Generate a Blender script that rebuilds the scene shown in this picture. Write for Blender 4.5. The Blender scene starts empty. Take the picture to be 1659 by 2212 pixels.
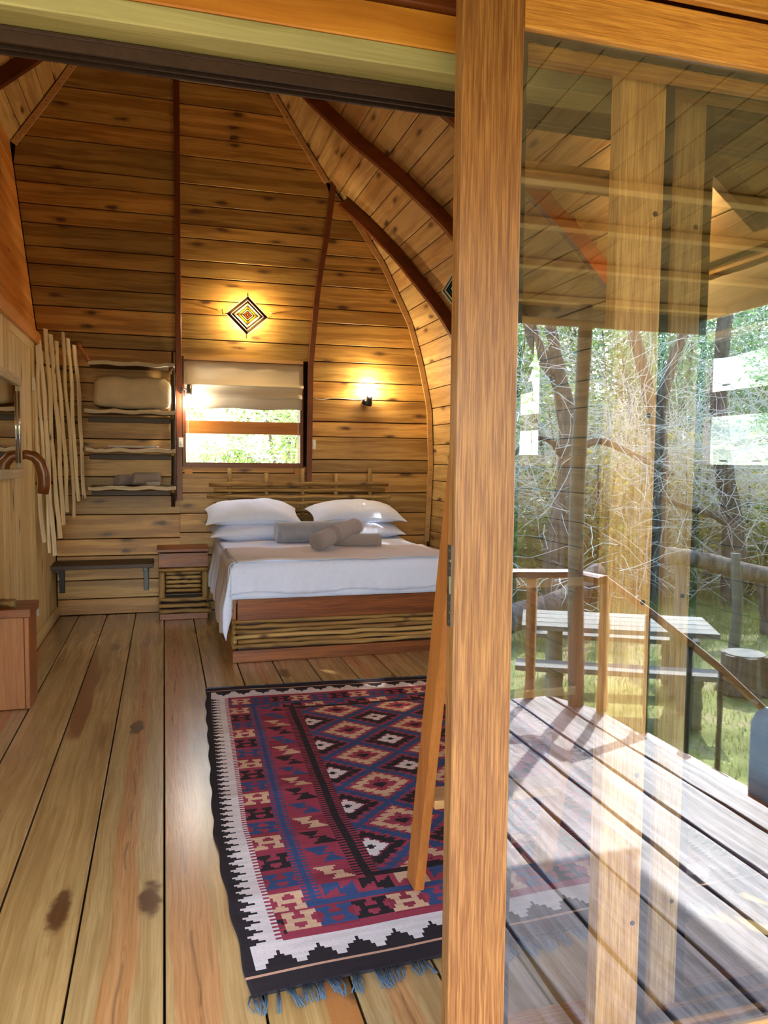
import bpy, bmesh, math, random
from math import sin, cos, pi, sqrt, radians, hypot, exp
from mathutils import Vector, Matrix, Euler
R = random.Random(7)
sc = bpy.context.scene
COL = sc.collection
# ------------------------------------------------------------------ camera
cam_d = bpy.data.cameras.new('camera')
cam = bpy.data.objects.new('camera', cam_d)
COL.objects.link(cam)
cam_d.sensor_fit = 'HORIZONTAL'; cam_d.sensor_width = 36.0
cam_d.lens = 36.0 * 1662.0 / 1659.0
cam_d.clip_start = 0.05; cam_d.clip_end = 300
RX, UP, BK = Vector((.9616, -.2743, .0096)), Vector((.0091, .0668, .9977)), Vector((-.2743, -.9593, .0668))
M = Matrix((RX, UP, BK)).transposed().to_4x4()
M.translation = Vector((0, -1.5, 1.45))
cam.matrix_world = M
sc.camera = cam
# ------------------------------------------------------------------ sky, sun, exposure
w = bpy.data.worlds.new('sky'); sc.world = w; w.use_nodes = True
nt = w.node_tree; nt.nodes.clear()
sky = nt.nodes.new('ShaderNodeTexSky'); sky.sky_type = 'NISHITA'; sky.sun_disc = False
sky.sun_elevation = radians(43); sky.sun_rotation = radians(150); sky.air_density = 1.0; sky.dust_density = 1.5
bgn = nt.nodes.new('ShaderNodeBackground'); bgn.inputs[1].default_value = 0.75
wo = nt.nodes.new('ShaderNodeOutputWorld')
nt.links.new(sky.outputs[0], bgn.inputs[0]); nt.links.new(bgn.outputs[0], wo.inputs[0])
sun_d = bpy.data.lights.new('sun', 'SUN'); sun_d.energy = 7.5; sun_d.angle = radians(.6); sun_d.color = (1, .95, .86)
sun = bpy.data.objects.new('sun', sun_d); COL.objects.link(sun)
SUN = Vector((-.72, .80, -1.0)).normalized()
sun.rotation_euler = SUN.to_track_quat('-Z', 'Y').to_euler(); sun.location = (4, -6, 9)
sc.view_settings.view_transform = 'Standard'; sc.view_settings.look = 'None'
sc.view_settings.gamma = 1.0; sc.view_settings.use_curve_mapping = False
sc.view_settings.exposure = 1.6
# ------------------------------------------------------------------ materials
class NB:
    def __init__(s, name):
        s.m = bpy.data.materials.new(name); s.m.use_nodes = True
        s.t = s.m.node_tree; s.t.nodes.clear()
        s.out = s.n('ShaderNodeOutputMaterial')
    def n(s, kind, **kw):
        x = s.t.nodes.new(kind)
        for k, v in kw.items(): setattr(x, k, v)
        return x
    def l(s, a, b): s.t.links.new(a, b)
    def math(s, op, a, b=None, clamp=False):
        x = s.n('ShaderNodeMath', operation=op, use_clamp=clamp)
        for i, v in enumerate((a, b)):
            if v is None: continue
            if hasattr(v, 'links'): s.l(v, x.inputs[i])
            else: x.inputs[i].default_value = v
        return x.outputs[0]
    def mix(s, f, a, b, mode='MIX'):
        x = s.n('ShaderNodeMix', data_type='RGBA', blend_type=mode)
        for sock, v in ((x.inputs[0], f), (x.inputs[6], a), (x.inputs[7], b)):
            if hasattr(v, 'links'): s.l(v, sock)
            elif isinstance(v, (int, float)): sock.default_value = v
            else: sock.default_value = (*v, 1)
        return x.outputs[2]
    def ramp(s, f, stops):
        x = s.n('ShaderNodeValToRGB'); e = x.color_ramp.elements
        while len(e) < len(stops): e.new(.5)
        for i, (p, c) in enumerate(stops):
            e[i].position = p; e[i].color = (*c, 1) if not isinstance(c, (int, float)) else (c, c, c, 1)
        s.l(f, x.inputs[0]); return x.outputs[0]
    def noise(s, vec, scale, detail=3, rough=.55, out=0):
        x = s.n('ShaderNodeTexNoise'); x.inputs['Scale'].default_value = scale
        x.inputs['Detail'].default_value = detail; x.inputs['Roughness'].default_value = rough
        if vec is not None: s.l(vec, x.inputs['Vector'])
        return x.outputs[out]
    def mapv(s, vec, scale=(1, 1, 1), loc=(0, 0, 0)):
        x = s.n('ShaderNodeMapping'); x.inputs['Scale'].default_value = scale; x.inputs['Location'].default_value = loc
        s.l(vec, x.inputs['Vector']); return x.outputs[0]
    def bsdf(s, col, rough=.6, spec=.5, metal=0, bump=None, bs=.2, bd=.004, **kw):
        b = s.n('ShaderNodeBsdfPrincipled')
        for nm, v in (('Base Color', col), ('Roughness', rough), ('Specular IOR Level', spec), ('Metallic', metal)):
            if hasattr(v, 'links'): s.l(v, b.inputs[nm])
            elif isinstance(v, (int, float)): b.inputs[nm].default_value = v
            else: b.inputs[nm].default_value = (*v, 1)
        for k, v in kw.items():
            b.inputs[k].default_value = v
        if bump is not None:
            q = s.n('ShaderNodeBump'); q.inputs['Strength'].default_value = bs; q.inputs['Distance'].default_value = bd
            s.l(bump, q.inputs['Height']); s.l(q.outputs[0], b.inputs['Normal'])
        s.l(b.outputs[0], s.out.inputs[0]); return s.m

def srgb(h):
    c = [int(h[i:i + 2], 16) / 255 for i in (0, 2, 4)]
    return tuple(x / 12.92 if x <= .04045 else ((x + .055) / 1.055) ** 2.4 for x in c)

def wood(name, tones, axis='x', dark=(.25, .16, .08), knots=.0, rough=.45, grain=.35, fine=110, streak=None, spec=.5,
         bs=.25, knot_scale=(2.0, 6.5), wear=None, big=.5, contrast=.5, coat=0, ringf=11, streak_lo=.54, fx=2.2, wob_amp=.06, rx=.05, heart=None, crisp=False):
    """tones: list of colours a board may take; dark = multiplier towards grain colour"""
    b = NB(name)
    tc = b.n('ShaderNodeTexCoord'); oi = b.n('ShaderNodeObjectInfo')
    sw = {'x': (1, 1, 1), 'y': (1, 1, 1), 'z': (1, 1, 1)}
    vec = tc.outputs['Object']
    sx = b.n('ShaderNodeSeparateXYZ'); b.l(vec, sx.inputs[0])
    cx = b.n('ShaderNodeCombineXYZ')
    order = {'x': (0, 1, 2), 'y': (1, 0, 2), 'z': (2, 0, 1)}[axis]
    for i, o in enumerate(order): b.l(sx.outputs[o], cx.inputs[i])
    off = b.n('ShaderNodeVectorMath', operation='SCALE'); off.inputs[0].default_value = (31.7, 17.3, 23.9)
    b.l(oi.outputs['Random'], off.inputs['Scale'])
    ad = b.n('ShaderNodeVectorMath', operation='ADD'); b.l(cx.outputs[0], ad.inputs[0]); b.l(off.outputs[0], ad.inputs[1])
    P = ad.outputs[0]
    # slow wobble of the grain
    wob = b.noise(b.mapv(P, (.9, 2.5, 2.5)), 1.6, 2, out=1)
    wv = b.n('ShaderNodeVectorMath', operation='MULTIPLY_ADD'); b.l(wob, wv.inputs[0]); wv.inputs[1].default_value = (.0, wob_amp, wob_amp); b.l(P, wv.inputs[2])
    G = wv.outputs[0]
    rings = b.noise(b.mapv(G, (rx * ringf, ringf, ringf)), 1.0, 4, .6)
    fineg = b.noise(b.mapv(G, (fx, fine, fine)), 1.0, 3, .6)
    cloud = b.noise(b.mapv(G, (1.3, 3.2, 3.2)), 1.0, 3)
    n = len(tones)
    tone = b.ramp(oi.outputs['Random'], [(i / max(1, n - 1), t) for i, t in enumerate(tones)]) if n > 1 else None
    if tone is None:
        x = b.n('ShaderNodeRGB'); x.outputs[0].default_value = (*tones[0], 1); tone = x.outputs[0]
    g1 = b.ramp(rings, [(.30, 0.0), (.47, .35), (.53, .85), (.7, 1.0)])
    col = b.mix(b.math('MULTIPLY', b.math('SUBTRACT', 1.0, g1), contrast), tone, dark, 'MULTIPLY')
    f1 = b.ramp(fineg, [(.35, 0.0), (.62, 1.0)])
    col = b.mix(b.math('MULTIPLY', b.math('SUBTRACT', 1.0, f1), grain), col, dark, 'MULTIPLY')
    c1 = b.ramp(cloud, [(.3, .72), (.7, 1.22)])
    col = b.mix(big, col, c1, 'MULTIPLY')
    if streak:
        st = b.noise(b.mapv(G, (.18, 5.5, 5.5), (5, 3, 1)), 1.0, 2, .45)
        col = b.mix(b.ramp(st, [(streak_lo, 0.0), (streak_lo + .04, .85)]), col, streak)
    if heart:
        sy = b.n('ShaderNodeSeparateXYZ'); b.l(vec, sy.inputs[0]); sp2 = b.n('ShaderNodeSeparateXYZ'); b.l(P, sp2.inputs[0])
        cb = b.n('ShaderNodeCombineXYZ'); b.l(b.math('MULTIPLY', sp2.outputs[0], .8), cb.inputs[0]); b.l(oi.outputs['Random'], cb.inputs[1])
        wn1 = b.noise(cb.outputs[0], 1.0, 3)
        dd = b.math('ABSOLUTE', b.math('SUBTRACT', sy.outputs[1], b.math('ADD', heart[0], b.math('MULTIPLY', b.math('SUBTRACT', wn1, .5), .16))))
        band = b.ramp(b.math('ADD', dd, b.math('MULTIPLY', b.math('SUBTRACT', rings, .5), .07)), [(heart[1] - .004, 1.0), (heart[1] + .012, 0.0)])
        col = b.mix(b.math('MULTIPLY', band, .55), col, b.mix(.35, heart[2], f1, 'MULTIPLY'))
        core = b.ramp(dd, [(.001, .6), (.006, 0.0)])
        ck = b.ramp(b.noise(b.mapv(P, (3.2, 1, 1)), 1.0, 3), [(.5, 0.0), (.56, .85)])
        col = b.mix(b.math('MULTIPLY', core, ck), col, (.06, .025, .02))
    hgt = fineg
    if knots > 0:
        kv = b.mapv(G, (knot_scale[0], knot_scale[1], 0.0), (3.1, 7.7, 0))
        vo = b.n('ShaderNodeTexVoronoi', feature='F1', voronoi_dimensions='2D'); vo.inputs['Scale'].default_value = 1.0; vo.inputs['Randomness'].default_value = .95
        b.l(kv, vo.inputs['Vector'])
        s2 = b.n('ShaderNodeSeparateColor'); b.l(vo.outputs['Color'], s2.inputs[0])
        mask = b.math('LESS_THAN', s2.outputs[0], knots)
        wd = b.math('ADD', vo.outputs['Distance'], b.math('MULTIPLY', b.math('SUBTRACT', b.noise(b.mapv(P, (14, 14, 14)), 1, 2), .5), .16))
        kc = b.ramp(wd, [(.07, 1.0), (.10, .85), (.115, .5), (.15, 0.0)] if crisp else [(.03, 1.0), (.085, .8), (.13, .35), (.22, 0.0)])
        col = b.mix(b.math('MULTIPLY', kc, mask), col, tuple(.10 * t for t in (1, .42, .14)))
    if wear:
        wn = b.noise(b.mapv(G, (1.6, 26, 26)), 1.0, 5, .7)
        col = b.mix(b.ramp(wn, [(.42, 0.0), (.6, .85)]), col, wear)
    kw = {'Coat Weight': coat, 'Coat Roughness': .24} if coat else {}
    return b.bsdf(col, rough, spec, bump=hgt, bs=bs, bd=.003, **kw)

def plain(name, col, rough=.6, spec=.5, metal=0, nscale=None, amt=.15, bs=.2, bd=.002, **kw):
    b = NB(name); tc = b.n('ShaderNodeTexCoord')
    nz = b.noise(tc.outputs['Object'], nscale or 25, 3)
    c = b.mix(amt, col, b.ramp(nz, [(.25, .35), (.75, 1.5)]), 'MULTIPLY')
    return b.bsdf(c, rough, spec, metal, bump=nz, bs=bs, bd=bd, **kw)

H = srgb
M_ = {}
M_['floor'] = wood('floor_pine', [H('bda06c'), H('c4a064'), H('b09668'), H('c69a64')], dark=(.58, .46, .32), knots=.2, rough=.27, grain=.4,
                   streak=H('ab6a34'), knot_scale=(1.1, 3.6), contrast=.6, fine=130, coat=.9, ringf=24, streak_lo=.585, rx=.03, crisp=True)
_fl = dict(dark=(.58, .46, .32), knots=.25, rough=.27, grain=.4, knot_scale=(1.1, 3.6), contrast=.6, fine=130, coat=.9, ringf=24, rx=.03, crisp=True)
M_['floor_heart'] = wood('floor_pine_heart', [H('bfa26c'), H('b6996c')], heart=(.0, .035, H('c47f48')), **_fl)
M_['floor_edge'] = wood('floor_pine_edge', [H('c2a06a')], heart=(.06, .06, H('c98350')), **_fl)
M_['floor_patch'] = wood('floor_pine_patch', [H('bfa068')], streak=H('7a3a1c'), streak_lo=.59, **_fl)
M_['wall'] = wood('wall_pine', [H('b3904e'), H('dca857'), H('c29c56'), H('e8b463'), H('aa8d4f'), H('d69c50')], dark=(.46, .34, .2), knots=.30, rough=.45, grain=.4, contrast=.85, ringf=16)
M_['vault'] = wood('vault_pine', [H('cfac6e'), H('c4a068'), H('d8b678'), H('c3985c')], dark=(.52, .4, .27), knots=.32, rough=.5, grain=.35, contrast=.7, ringf=16)
M_['partition'] = wood('partition_pine', [H('eda554'), H('e29a48'), H('f2b060')], dark=(.6, .38, .2), knots=.1, rough=.45)
M_['panel'] = wood('panel_pine', [H('ecd8a4'), H('dfc68c'), H('f0deb0'), H('d8bd80')], dark=(.6, .48, .3), knots=.15, rough=.5, contrast=.45, big=.4)
M_['mahogany'] = wood('red_brown_hardwood', [H('7c3f1a'), H('6f3617')], dark=(.5, .4, .35), rough=.4, grain=.5)
M_['mahogany_x'] = M_['mahogany']
M_['trim'] = wood('pale_trim', [H('dcb277'), H('d2a468')], dark=(.6, .5, .35), rough=.5)
M_['door'] = wood('door_hardwood', [H('966635')], axis='z', dark=(.40, .25, .15), rough=.4, grain=.75, fine=420, contrast=.6, big=.3, ringf=150, fx=9, wob_amp=.008, rx=.04)
M_['door_dark'] = wood('door_hardwood_dark', [H('8d4c20')], axis='z', dark=(.5, .35, .25), rough=.4, grain=.7, fine=150)
M_['door_lit'] = wood('door_hardwood_lit', [H('efb56e')], axis='z', dark=(.5, .35, .22), rough=.4, grain=.7, fine=230, contrast=.5, big=.3, ringf=60, fx=9, wob_amp=.012, rx=.09)  # same door hardwood, colour brightened to offset light lost through the front glass
M_['rail'] = wood('door_rail_hardwood', [H('cf9144')], axis='x', dark=(.5, .35, .2), rough=.42, grain=.75, fine=420, contrast=.5, ringf=130, fx=9, wob_amp=.01, rx=.045)
M_['header'] = wood('treated_pine', [H('a89c70')], dark=(.5, .46, .3), knots=.2, rough=.6, contrast=.8)
M_['header_board'] = wood('header_pine', [H('c98634')], dark=(.6, .42, .22), rough=.45, contrast=.8)
M_['deck'] = wood('weathered_deck', [H('5a382b'), H('4e3025'), H('634033')], dark=(.42, .30, .27), rough=.55, grain=.8, fine=75, contrast=1.0, wear=H('8f7874'), spec=.35, ringf=20)
M_['porch'] = wood('porch_soffit_pine', [H('b08a52'), H('a07a46'), H('8f6f42')], dark=(.5, .4, .3), rough=.55, grain=.4)
M_['stick'] = wood('driftwood_stick', [H('efe0bb'), H('e2d0a8'), H('f2e4c4'), H('d6c49c')], axis='z', dark=(.6, .5, .4), rough=.7, grain=.3, fine=70, knots=.22, knot_scale=(5, 20), contrast=.3, big=.25)
M_['stick_x'] = wood('driftwood_plank', [H('ddd0b4'), H('d0c2a4')], axis='x', dark=(.5, .44, .36), rough=.7, grain=.5, fine=70, knots=.2, knot_scale=(5, 12))
M_['pole'] = wood('peeled_pole', [H('bf9a58'), H('ad8748'), H('cba768')], axis='x', dark=(.35, .25, .16), rough=.55, grain=.5, fine=60, knots=.4, knot_scale=(4, 14), contrast=.8)
M_['pole_z'] = wood('peeled_upright', [H('b89a60'), H('ad8e54')], axis='z', dark=(.4, .3, .2), rough=.55, grain=.5, fine=60)
M_['darkwood'] = wood('dark_stained_wood', [H('4a3018'), H('3c2815')], axis='x', dark=(.5, .4, .3), rough=.5)
M_['darkwood_z'] = wood('dark_stained_upright', [H('3d2a17')], axis='z', dark=(.5, .4, .3), rough=.5)
M_['redwood'] = wood('red_brown_board', [H('8f4f1c'), H('9c5c26')], axis='x', dark=(.45, .33, .25), rough=.42, grain=.7, knots=.1, contrast=.8, ringf=18)
M_['redwood_z'] = wood('red_brown_upright', [H('a96a36'), H('b87a44')], axis='z', dark=(.55, .4, .3), rough=.42, grain=.5, knots=.15)
M_['ladder'] = wood('ladder_pine', [H('a9652a'), H('b5702f')], axis='z', dark=(.6, .45, .3), rough=.45)
M_['ladder_x'] = wood('ladder_tread', [H('bd8a52')], axis='x', dark=(.6, .45, .3), rough=.45)
M_['grey_table'] = wood('weathered_grey_wood', [H('7f7668'), H('8d8374')], axis='x', dark=(.5, .46, .42), rough=.8, grain=.5, fine=60)
M_['grey_post'] = wood('weathered_post', [H('6d6a58'), H('7c7867')], axis='z', dark=(.5, .46, .4), rough=.8, grain=.5, fine=60)
M_['bark'] = wood('tree_bark', [H('68523f'), H('5a4636'), H('735c4a')], axis='z', dark=(.4, .35, .3), rough=.9, grain=.7, fine=30, wear=H('86796a'), bs=.6)
M_['twig'] = plain('pale_twig', H('e6ddd0'), .9)
M_['track'] = plain('bronze_track', H('4a3632'), .35, .5, .6, 60, .3)
M_['seal'] = plain('black_seal', H('171a18'), .5, .4, 0, 120, .4)
M_['steel'] = plain('dark_steel', H('6a655c'), .4, .5, .9, 80, .2)
M_['chrome'] = plain('chrome', H('cfd4d8'), .12, .5, 1.0, 10, .05)
M_['black'] = plain('black_metal', H('16181a'), .35, .5, .3, 40, .2)
M_['white_plastic'] = plain('white_plastic', H('e9e6dc'), .4, .5, 0, 20, .05)
M_['backing'] = plain('gap_backing', H('20130a'), .9, .2, 0, 10, .2)
M_['sheet'] = plain('white_cotton', H('d6dff5'), .85, .3, 0, 40, .06, .15, .002)
M_['throw'] = plain('taupe_throw', H('c4bab4'), .85, .4, 0, 200, .15, .3, .001)
M_['velvet'] = plain('grey_velvet', H('8e8e96'), .8, .3, 0, 12, .25, .1, .002, **{'Sheen Weight': .5})
M_['towel'] = plain('taupe_towel', H('a3948d'), 1.0, .1, 0, 320, .5, 1.0, .006, **{'Sheen Weight': .4})
M_['towel_grey'] = plain('grey_towel', H('b5aaa0'), 1.0, .1, 0, 320, .5, 1.0, .006)
M_['duvet'] = plain('beige_duvet', H('d0bf9f'), .9, .2, 0, 9, .2, .4, .01)
M_['paper'] = plain('paper', H('d8d6d4'), .6, .4, 0, 60, .1)
M_['paper_red'] = plain('red_cover', H('7d2f33'), .5, .4, 0, 60, .1)
M_['blind'] = plain('cream_blind', H('cdbfa8'), .9, .2, 0, 260, .12, .2, .001)
M_['fringe'] = plain('slate_fringe', H('51606c'), .95, .1, 0, 200, .3)
M_['tank'] = plain('grey_blue_plastic', H('7d929c'), .5, .5, 0, 14, .15)
M_['grass'] = None
M_['hook'] = wood('varnished_root', [H('8a4d18')], axis='z', dark=(.35, .25, .18), rough=.3, grain=.4, fine=40, knots=.4, knot_scale=(9, 22))
M_['roofing'] = plain('porch_roof_sheet', H('55605c'), .5, .5, .4, 30, .2)

def glass_mat(name, refl, tint=(1, 1, 1), rough=.0, gcol=(1, 1, 1)):
    b = NB(name)
    lw = b.n('ShaderNodeLayerWeight'); lw.inputs[0].default_value = .35
    f = b.math('ADD', refl, b.math('MULTIPLY', b.math('POWER', lw.outputs['Facing'], 3.0), .6), True)
    tr = b.n('ShaderNodeBsdfTransparent'); tr.inputs[0].default_value = (*tint, 1)
    gl = b.n('ShaderNodeBsdfGlossy'); gl.inputs['Roughness'].default_value = rough; gl.inputs[0].default_value = (*gcol, 1)
    mx = b.n('ShaderNodeMixShader'); b.l(f, mx.inputs[0]); b.l(tr.outputs[0], mx.inputs[1]); b.l(gl.outputs[0], mx.inputs[2])
    b.l(mx.outputs[0], b.out.inputs[0]); return b.m
M_['glass'] = glass_mat('door_glass', .19, (.88, .90, .90), 0, (.78, .90, 1.0))
M_['glass_thin'] = glass_mat('rear_door_glass', .03, (.89, .91, .92), 0, (.70, .86, 1.0))
M_['wglass'] = glass_mat('window_glass', .03)
M_['mirror'] = NB('mirror_silver').bsdf((.82, .84, .83), .03, .5, 1.0)

def emit(name, col, s):
    b = NB(name); e = b.n('ShaderNodeEmission'); e.inputs[0].default_value = (*col, 1); e.inputs[1].default_value = s
    b.l(e.outputs[0], b.out.inputs[0]); return b.m
M_['bulb'] = emit('lit_bulb', (1, .93, .78), 30)
M_['bulb2'] = emit('lit_spot', (1, .97, .92), 30)

def yarn(name, col):
    b = NB(name); d = b.n('ShaderNodeBsdfDiffuse'); t = b.n('ShaderNodeBsdfTranslucent')
    d.inputs[0].default_value = (*col, 1); t.inputs[0].default_value = (*col, 1)
    m = b.n('ShaderNodeMixShader'); m.inputs[0].default_value = .45
    b.l(d.outputs[0], m.inputs[1]); b.l(t.outputs[0], m.inputs[2]); b.l(m.outputs[0], b.out.inputs[0]); return b.m
YARN = {k: yarn('yarn_' + k, H(v)) for k, v in dict(white='f4f1ee', navy='1f2350', green='1d4a40', plum='4a1c40', teal='1f7a70', orange='e0a050',
                                                   yellow='d8d860', maroon='5a1620', charcoal='2c2e38').items()}
def leafm(name, cols, tr=.5):
    b = NB(name); oi = b.n('ShaderNodeObjectInfo'); tc = b.n('ShaderNodeTexCoord')
    nz = b.noise(tc.outputs['Object'], 9, 2)
    c = b.ramp(nz, [(.3 + .4 * i / max(1, len(cols) - 1), k) for i, k in enumerate(cols)])
    d = b.n('ShaderNodeBsdfPrincipled'); b.l(c, d.inputs['Base Color']); d.inputs['Roughness'].default_value = .45
    t = b.n('ShaderNodeBsdfTranslucent'); b.l(c, t.inputs[0])
    m = b.n('ShaderNodeMixShader'); m.inputs[0].default_value = tr
    b.l(d.outputs[0], m.inputs[1]); b.l(t.outputs[0], m.inputs[2]); b.l(m.outputs[0], b.out.inputs[0]); return b.m
LEAF = [leafm('leaf_a', [H('55743a'), H('8aa452'), H('aebd74')]), leafm('leaf_b', [H('5f7a42'), H('97a864'), H('bcbd86')]),
        leafm('leaf_c', [H('40643f'), H('729662'), H('a4b986')]), leafm('leaf_d', [H('a09050'), H('c4b45a'), H('98a458')])]

# ------------------------------------------------------------------ mesh helpers
def mesh_obj(name, verts, faces, mat, parent=None, smooth=False, loc=None):
    me = bpy.data.meshes.new(name); me.from_pydata([tuple(v) for v in verts], [], faces); me.update()
    me.materials.append(mat)
    if smooth:
        me.polygons.foreach_set('use_smooth', [True] * len(me.polygons))
    o = bpy.data.objects.new(name, me); COL.objects.link(o)
    if parent is not None: attach(o, parent)
    return o
def attach(o, p):
    o.parent = p; o.matrix_parent_inverse = Matrix.Translation(-p.location) if p.parent is None and not p.get('rotated') else p.matrix_basis.inverted()
class MB:
    def __init__(s): s.v = []; s.f = []
    def add(s, v, f):
        n = len(s.v); s.v += [Vector(p) for p in v]; s.f += [tuple(i + n for i in q) for q in f]; return s
    def box(s, a, b, rot=None, bev=0.0):
        x0, y0, z0 = a; x1, y1, z1 = b
        v = [Vector((x, y, z)) for z in (z0, z1) for x, y in ((x0, y0), (x1, y0), (x1, y1), (x0, y1))]
        if rot is not None:
            c = Vector(((x0 + x1) / 2, (y0 + y1) / 2, (z0 + z1) / 2)); v = [c + rot @ (p - c) for p in v]
        return s.add(v, BOXF)
    def tube(s, pts, rad, n=8, caps=True, jit=0, rng=R):
        pts = [Vector(p) for p in pts]; m = len(pts)
        rad = [rad] * m if isinstance(rad, (int, float)) else rad
        up = None; V = []; prev = None
        for i, p in enumerate(pts):
            d = (pts[min(i + 1, m - 1)] - pts[max(i - 1, 0)]).normalized()
            if prev is None:
                a = Vector((0, 0, 1)) if abs(d.z) < .9 else Vector((1, 0, 0)); u = d.cross(a).normalized()
            else:
                u = (prev - d * prev.dot(d)).normalized()
            prev = u; w_ = d.cross(u)
            for k in range(n):
                t = 2 * pi * k / n; r = rad[i] * (1 + (rng.uniform(-jit, jit) if jit else 0))
                V.append(p + u * (r * cos(t)) + w_ * (r * sin(t)))
        F = [(i * n + k, i * n + (k + 1) % n, (i + 1) * n + (k + 1) % n, (i + 1) * n + k) for i in range(m - 1) for k in range(n)]
        if caps: F += [tuple(range(n))[::-1], tuple(range((m - 1) * n, m * n))]
        return s.add(V, F)
    def rings(s, rings, closed_u=True, caps=False):
        n = len(rings[0]); m = len(rings); V = [p for r in rings for p in r]
        F = [(i * n + k, i * n + (k + 1) % n, (i + 1) * n + (k + 1) % n, (i + 1) * n + k) for i in range(m - 1) for k in range(n if closed_u else n - 1)]
        if caps: F += [tuple(range(n))[::-1], tuple(range((m - 1) * n, m * n))]
        return s.add(V, F)
    def build(s, name, mat, parent=None, smooth=False): return mesh_obj(name, s.v, s.f, mat, parent, smooth)
BOXF = [(3, 2, 1, 0), (4, 5, 6, 7), (0, 1, 5, 4), (1, 2, 6, 5), (2, 3, 7, 6), (3, 0, 4, 7)]
def box(name, a, b, mat, parent=None, rot=None): return MB().box(a, b, rot).build(name, mat, parent)
def tag(o, label=None, cat=None, group=None, kind=None):
    if label: o['label'] = label
    if cat: o['category'] = cat
    if group: o['group'] = group
    if kind: o['kind'] = kind
    return o
def root(name, loc, label, cat, group=None):
    o = bpy.data.objects.new(name, None); o.location = loc; o.empty_display_size = .1; COL.objects.link(o)
    return tag(o, label, cat, group)
def struct(name, parent=None, label=None, cat=None):
    o = bpy.data.objects.new(name, None); COL.objects.link(o); o['kind'] = 'structure'
    return tag(o, label, cat)
def board(name, L, W, T, mat, mtx, parent=None, cut=None, wav=0, rng=R):
    """box board: local X long, local Z = proud side up; chamfered face edges; cut=(l0,l1,r0,r1) slants the ends"""
    c = min(.003, T * .3)
    x0, x1 = -L / 2, L / 2
    sl = cut or (0, 0, 0, 0)   # shift of ends at -W/2 and +W/2
    def end(y, side):
        t = (y + W / 2) / W
        return (x0 + sl[0] * (1 - t) + sl[1] * t) if side == 0 else (x1 + sl[2] * (1 - t) + sl[3] * t)
    ys = [-W / 2, -W / 2 + c, W / 2 - c, W / 2]; zs = [T - c, T, T, T - c]
    nseg = max(1, int(L / .22)) if wav else 1
    rows = []
    for i in range(nseg + 1):
        t = i / nseg; dy0 = rng.uniform(-wav, wav); dy1 = rng.uniform(-wav, wav)
        prof = []
        for k, (y, z) in enumerate(zip([ys[0]] + ys + [ys[3]], [0] + zs + [0])):
            x = end(y, 0) * (1 - t) + end(y, 1) * t
            prof.append(Vector((x, y + (dy0 if k < 3 else dy1), z)))
        rows.append(prof)
    m = MB(); m.rings(rows, True, True)
    o = mesh_obj(name, m.v, [tuple(reversed(f)) for f in m.f], mat)
    o.matrix_world = mtx
    if parent is not None:
        o.parent = parent; o.matrix_parent_inverse = Matrix.Translation(-parent.location)
        o.matrix_basis = mtx
    return o
def frame(origin, xdir, zdir):
    x = Vector(xdir).normalized(); z = Vector(zdir); z = (z - x * z.dot(x)).normalized(); y = z.cross(x)
    m = Matrix((x, y, z)).transposed().to_4x4(); m.translation = Vector(origin); return m
def copy_tree(o, dv, label=None, group=None, rotz=0, parent=None, scale=None):
    c = o.copy(); COL.objects.link(c)
    if parent is not None: c.parent = parent; c.matrix_parent_inverse = o.matrix_parent_inverse.copy()
    else:
        c.location = o.location + Vector(dv); c.rotation_euler.z += rotz
        if scale: c.scale = [a * b for a, b in zip(c.scale, scale if hasattr(scale, '__len__') else (scale,) * 3)]
        if label: c['label'] = label
        if group: c['group'] = group
    for ch in o.children: copy_tree(ch, dv, parent=c)
    return c
def interp(tab, z):
    if z <= tab[0][0]: return tab[0][1]
    for (a, b), (c, d) in zip(tab, tab[1:]):
        if z <= c: return b + (d - b) * (z - a) / (c - a)
    return tab[-1][1]
# ================================================================== ROOM SHELL
YB = 6.0                       # back wall face
PROF = [(0, 2.60), (.7, 2.64), (1.4, 2.67), (2.0, 2.645), (2.45, 2.545), (2.83, 2.43), (3.4, 2.14), (3.80, 1.86), (4.12, 1.58), (4.55, 1.28), (5.02, .97), (5.65, .55), (6.28, .14)]
def px(z): return interp(PROF, z)                     # right vault face
def lx(z): return .28 - px(z)                         # left vault face (mirror about the ridge)
def wx(z): return -.95 if z < 2.43 else -1.06 - .112 * (z - 2.4)                    # left partition face
def left_edge(z): return max(wx(z), lx(z))
# arc table of the profile
ARC = []; s_ = 0
for i in range(201):
    z = 6.28 * i / 200
    if i: s_ += hypot(px(z) - pz_[0], z - pz_[1])
    pz_ = (px(z), z); ARC.append((s_, z))
LARC = s_
def zarc(s): return interp(ARC, s)
# ---- floor
floor = struct('floor')
box('subfloor', (-1.3, -.02, -.10), (2.75, 6.15, -.032), M_['backing'], floor)
seams = [-1.265, -1.015, -.765, -.52, -.266, -.012, .246, .489, .738, .99, 1.24, 1.49, 1.74, 1.99, 2.24, 2.49, 2.66]
for a, b in zip(seams, seams[1:]):
    W = b - a - .007
    board('plank', 6.0, W, .026, M_[{-.266: 'floor_heart', -.012: 'floor_edge', -.52: 'floor_patch', -.765: 'floor_patch', .489: 'floor_heart', 1.24: 'floor_edge'}.get(a, 'floor')], frame(((a + b) / 2, 3.0, -.026 + R.uniform(-.0015, 0)), (0, 1, 0), (0, 0, 1)), floor)
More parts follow.
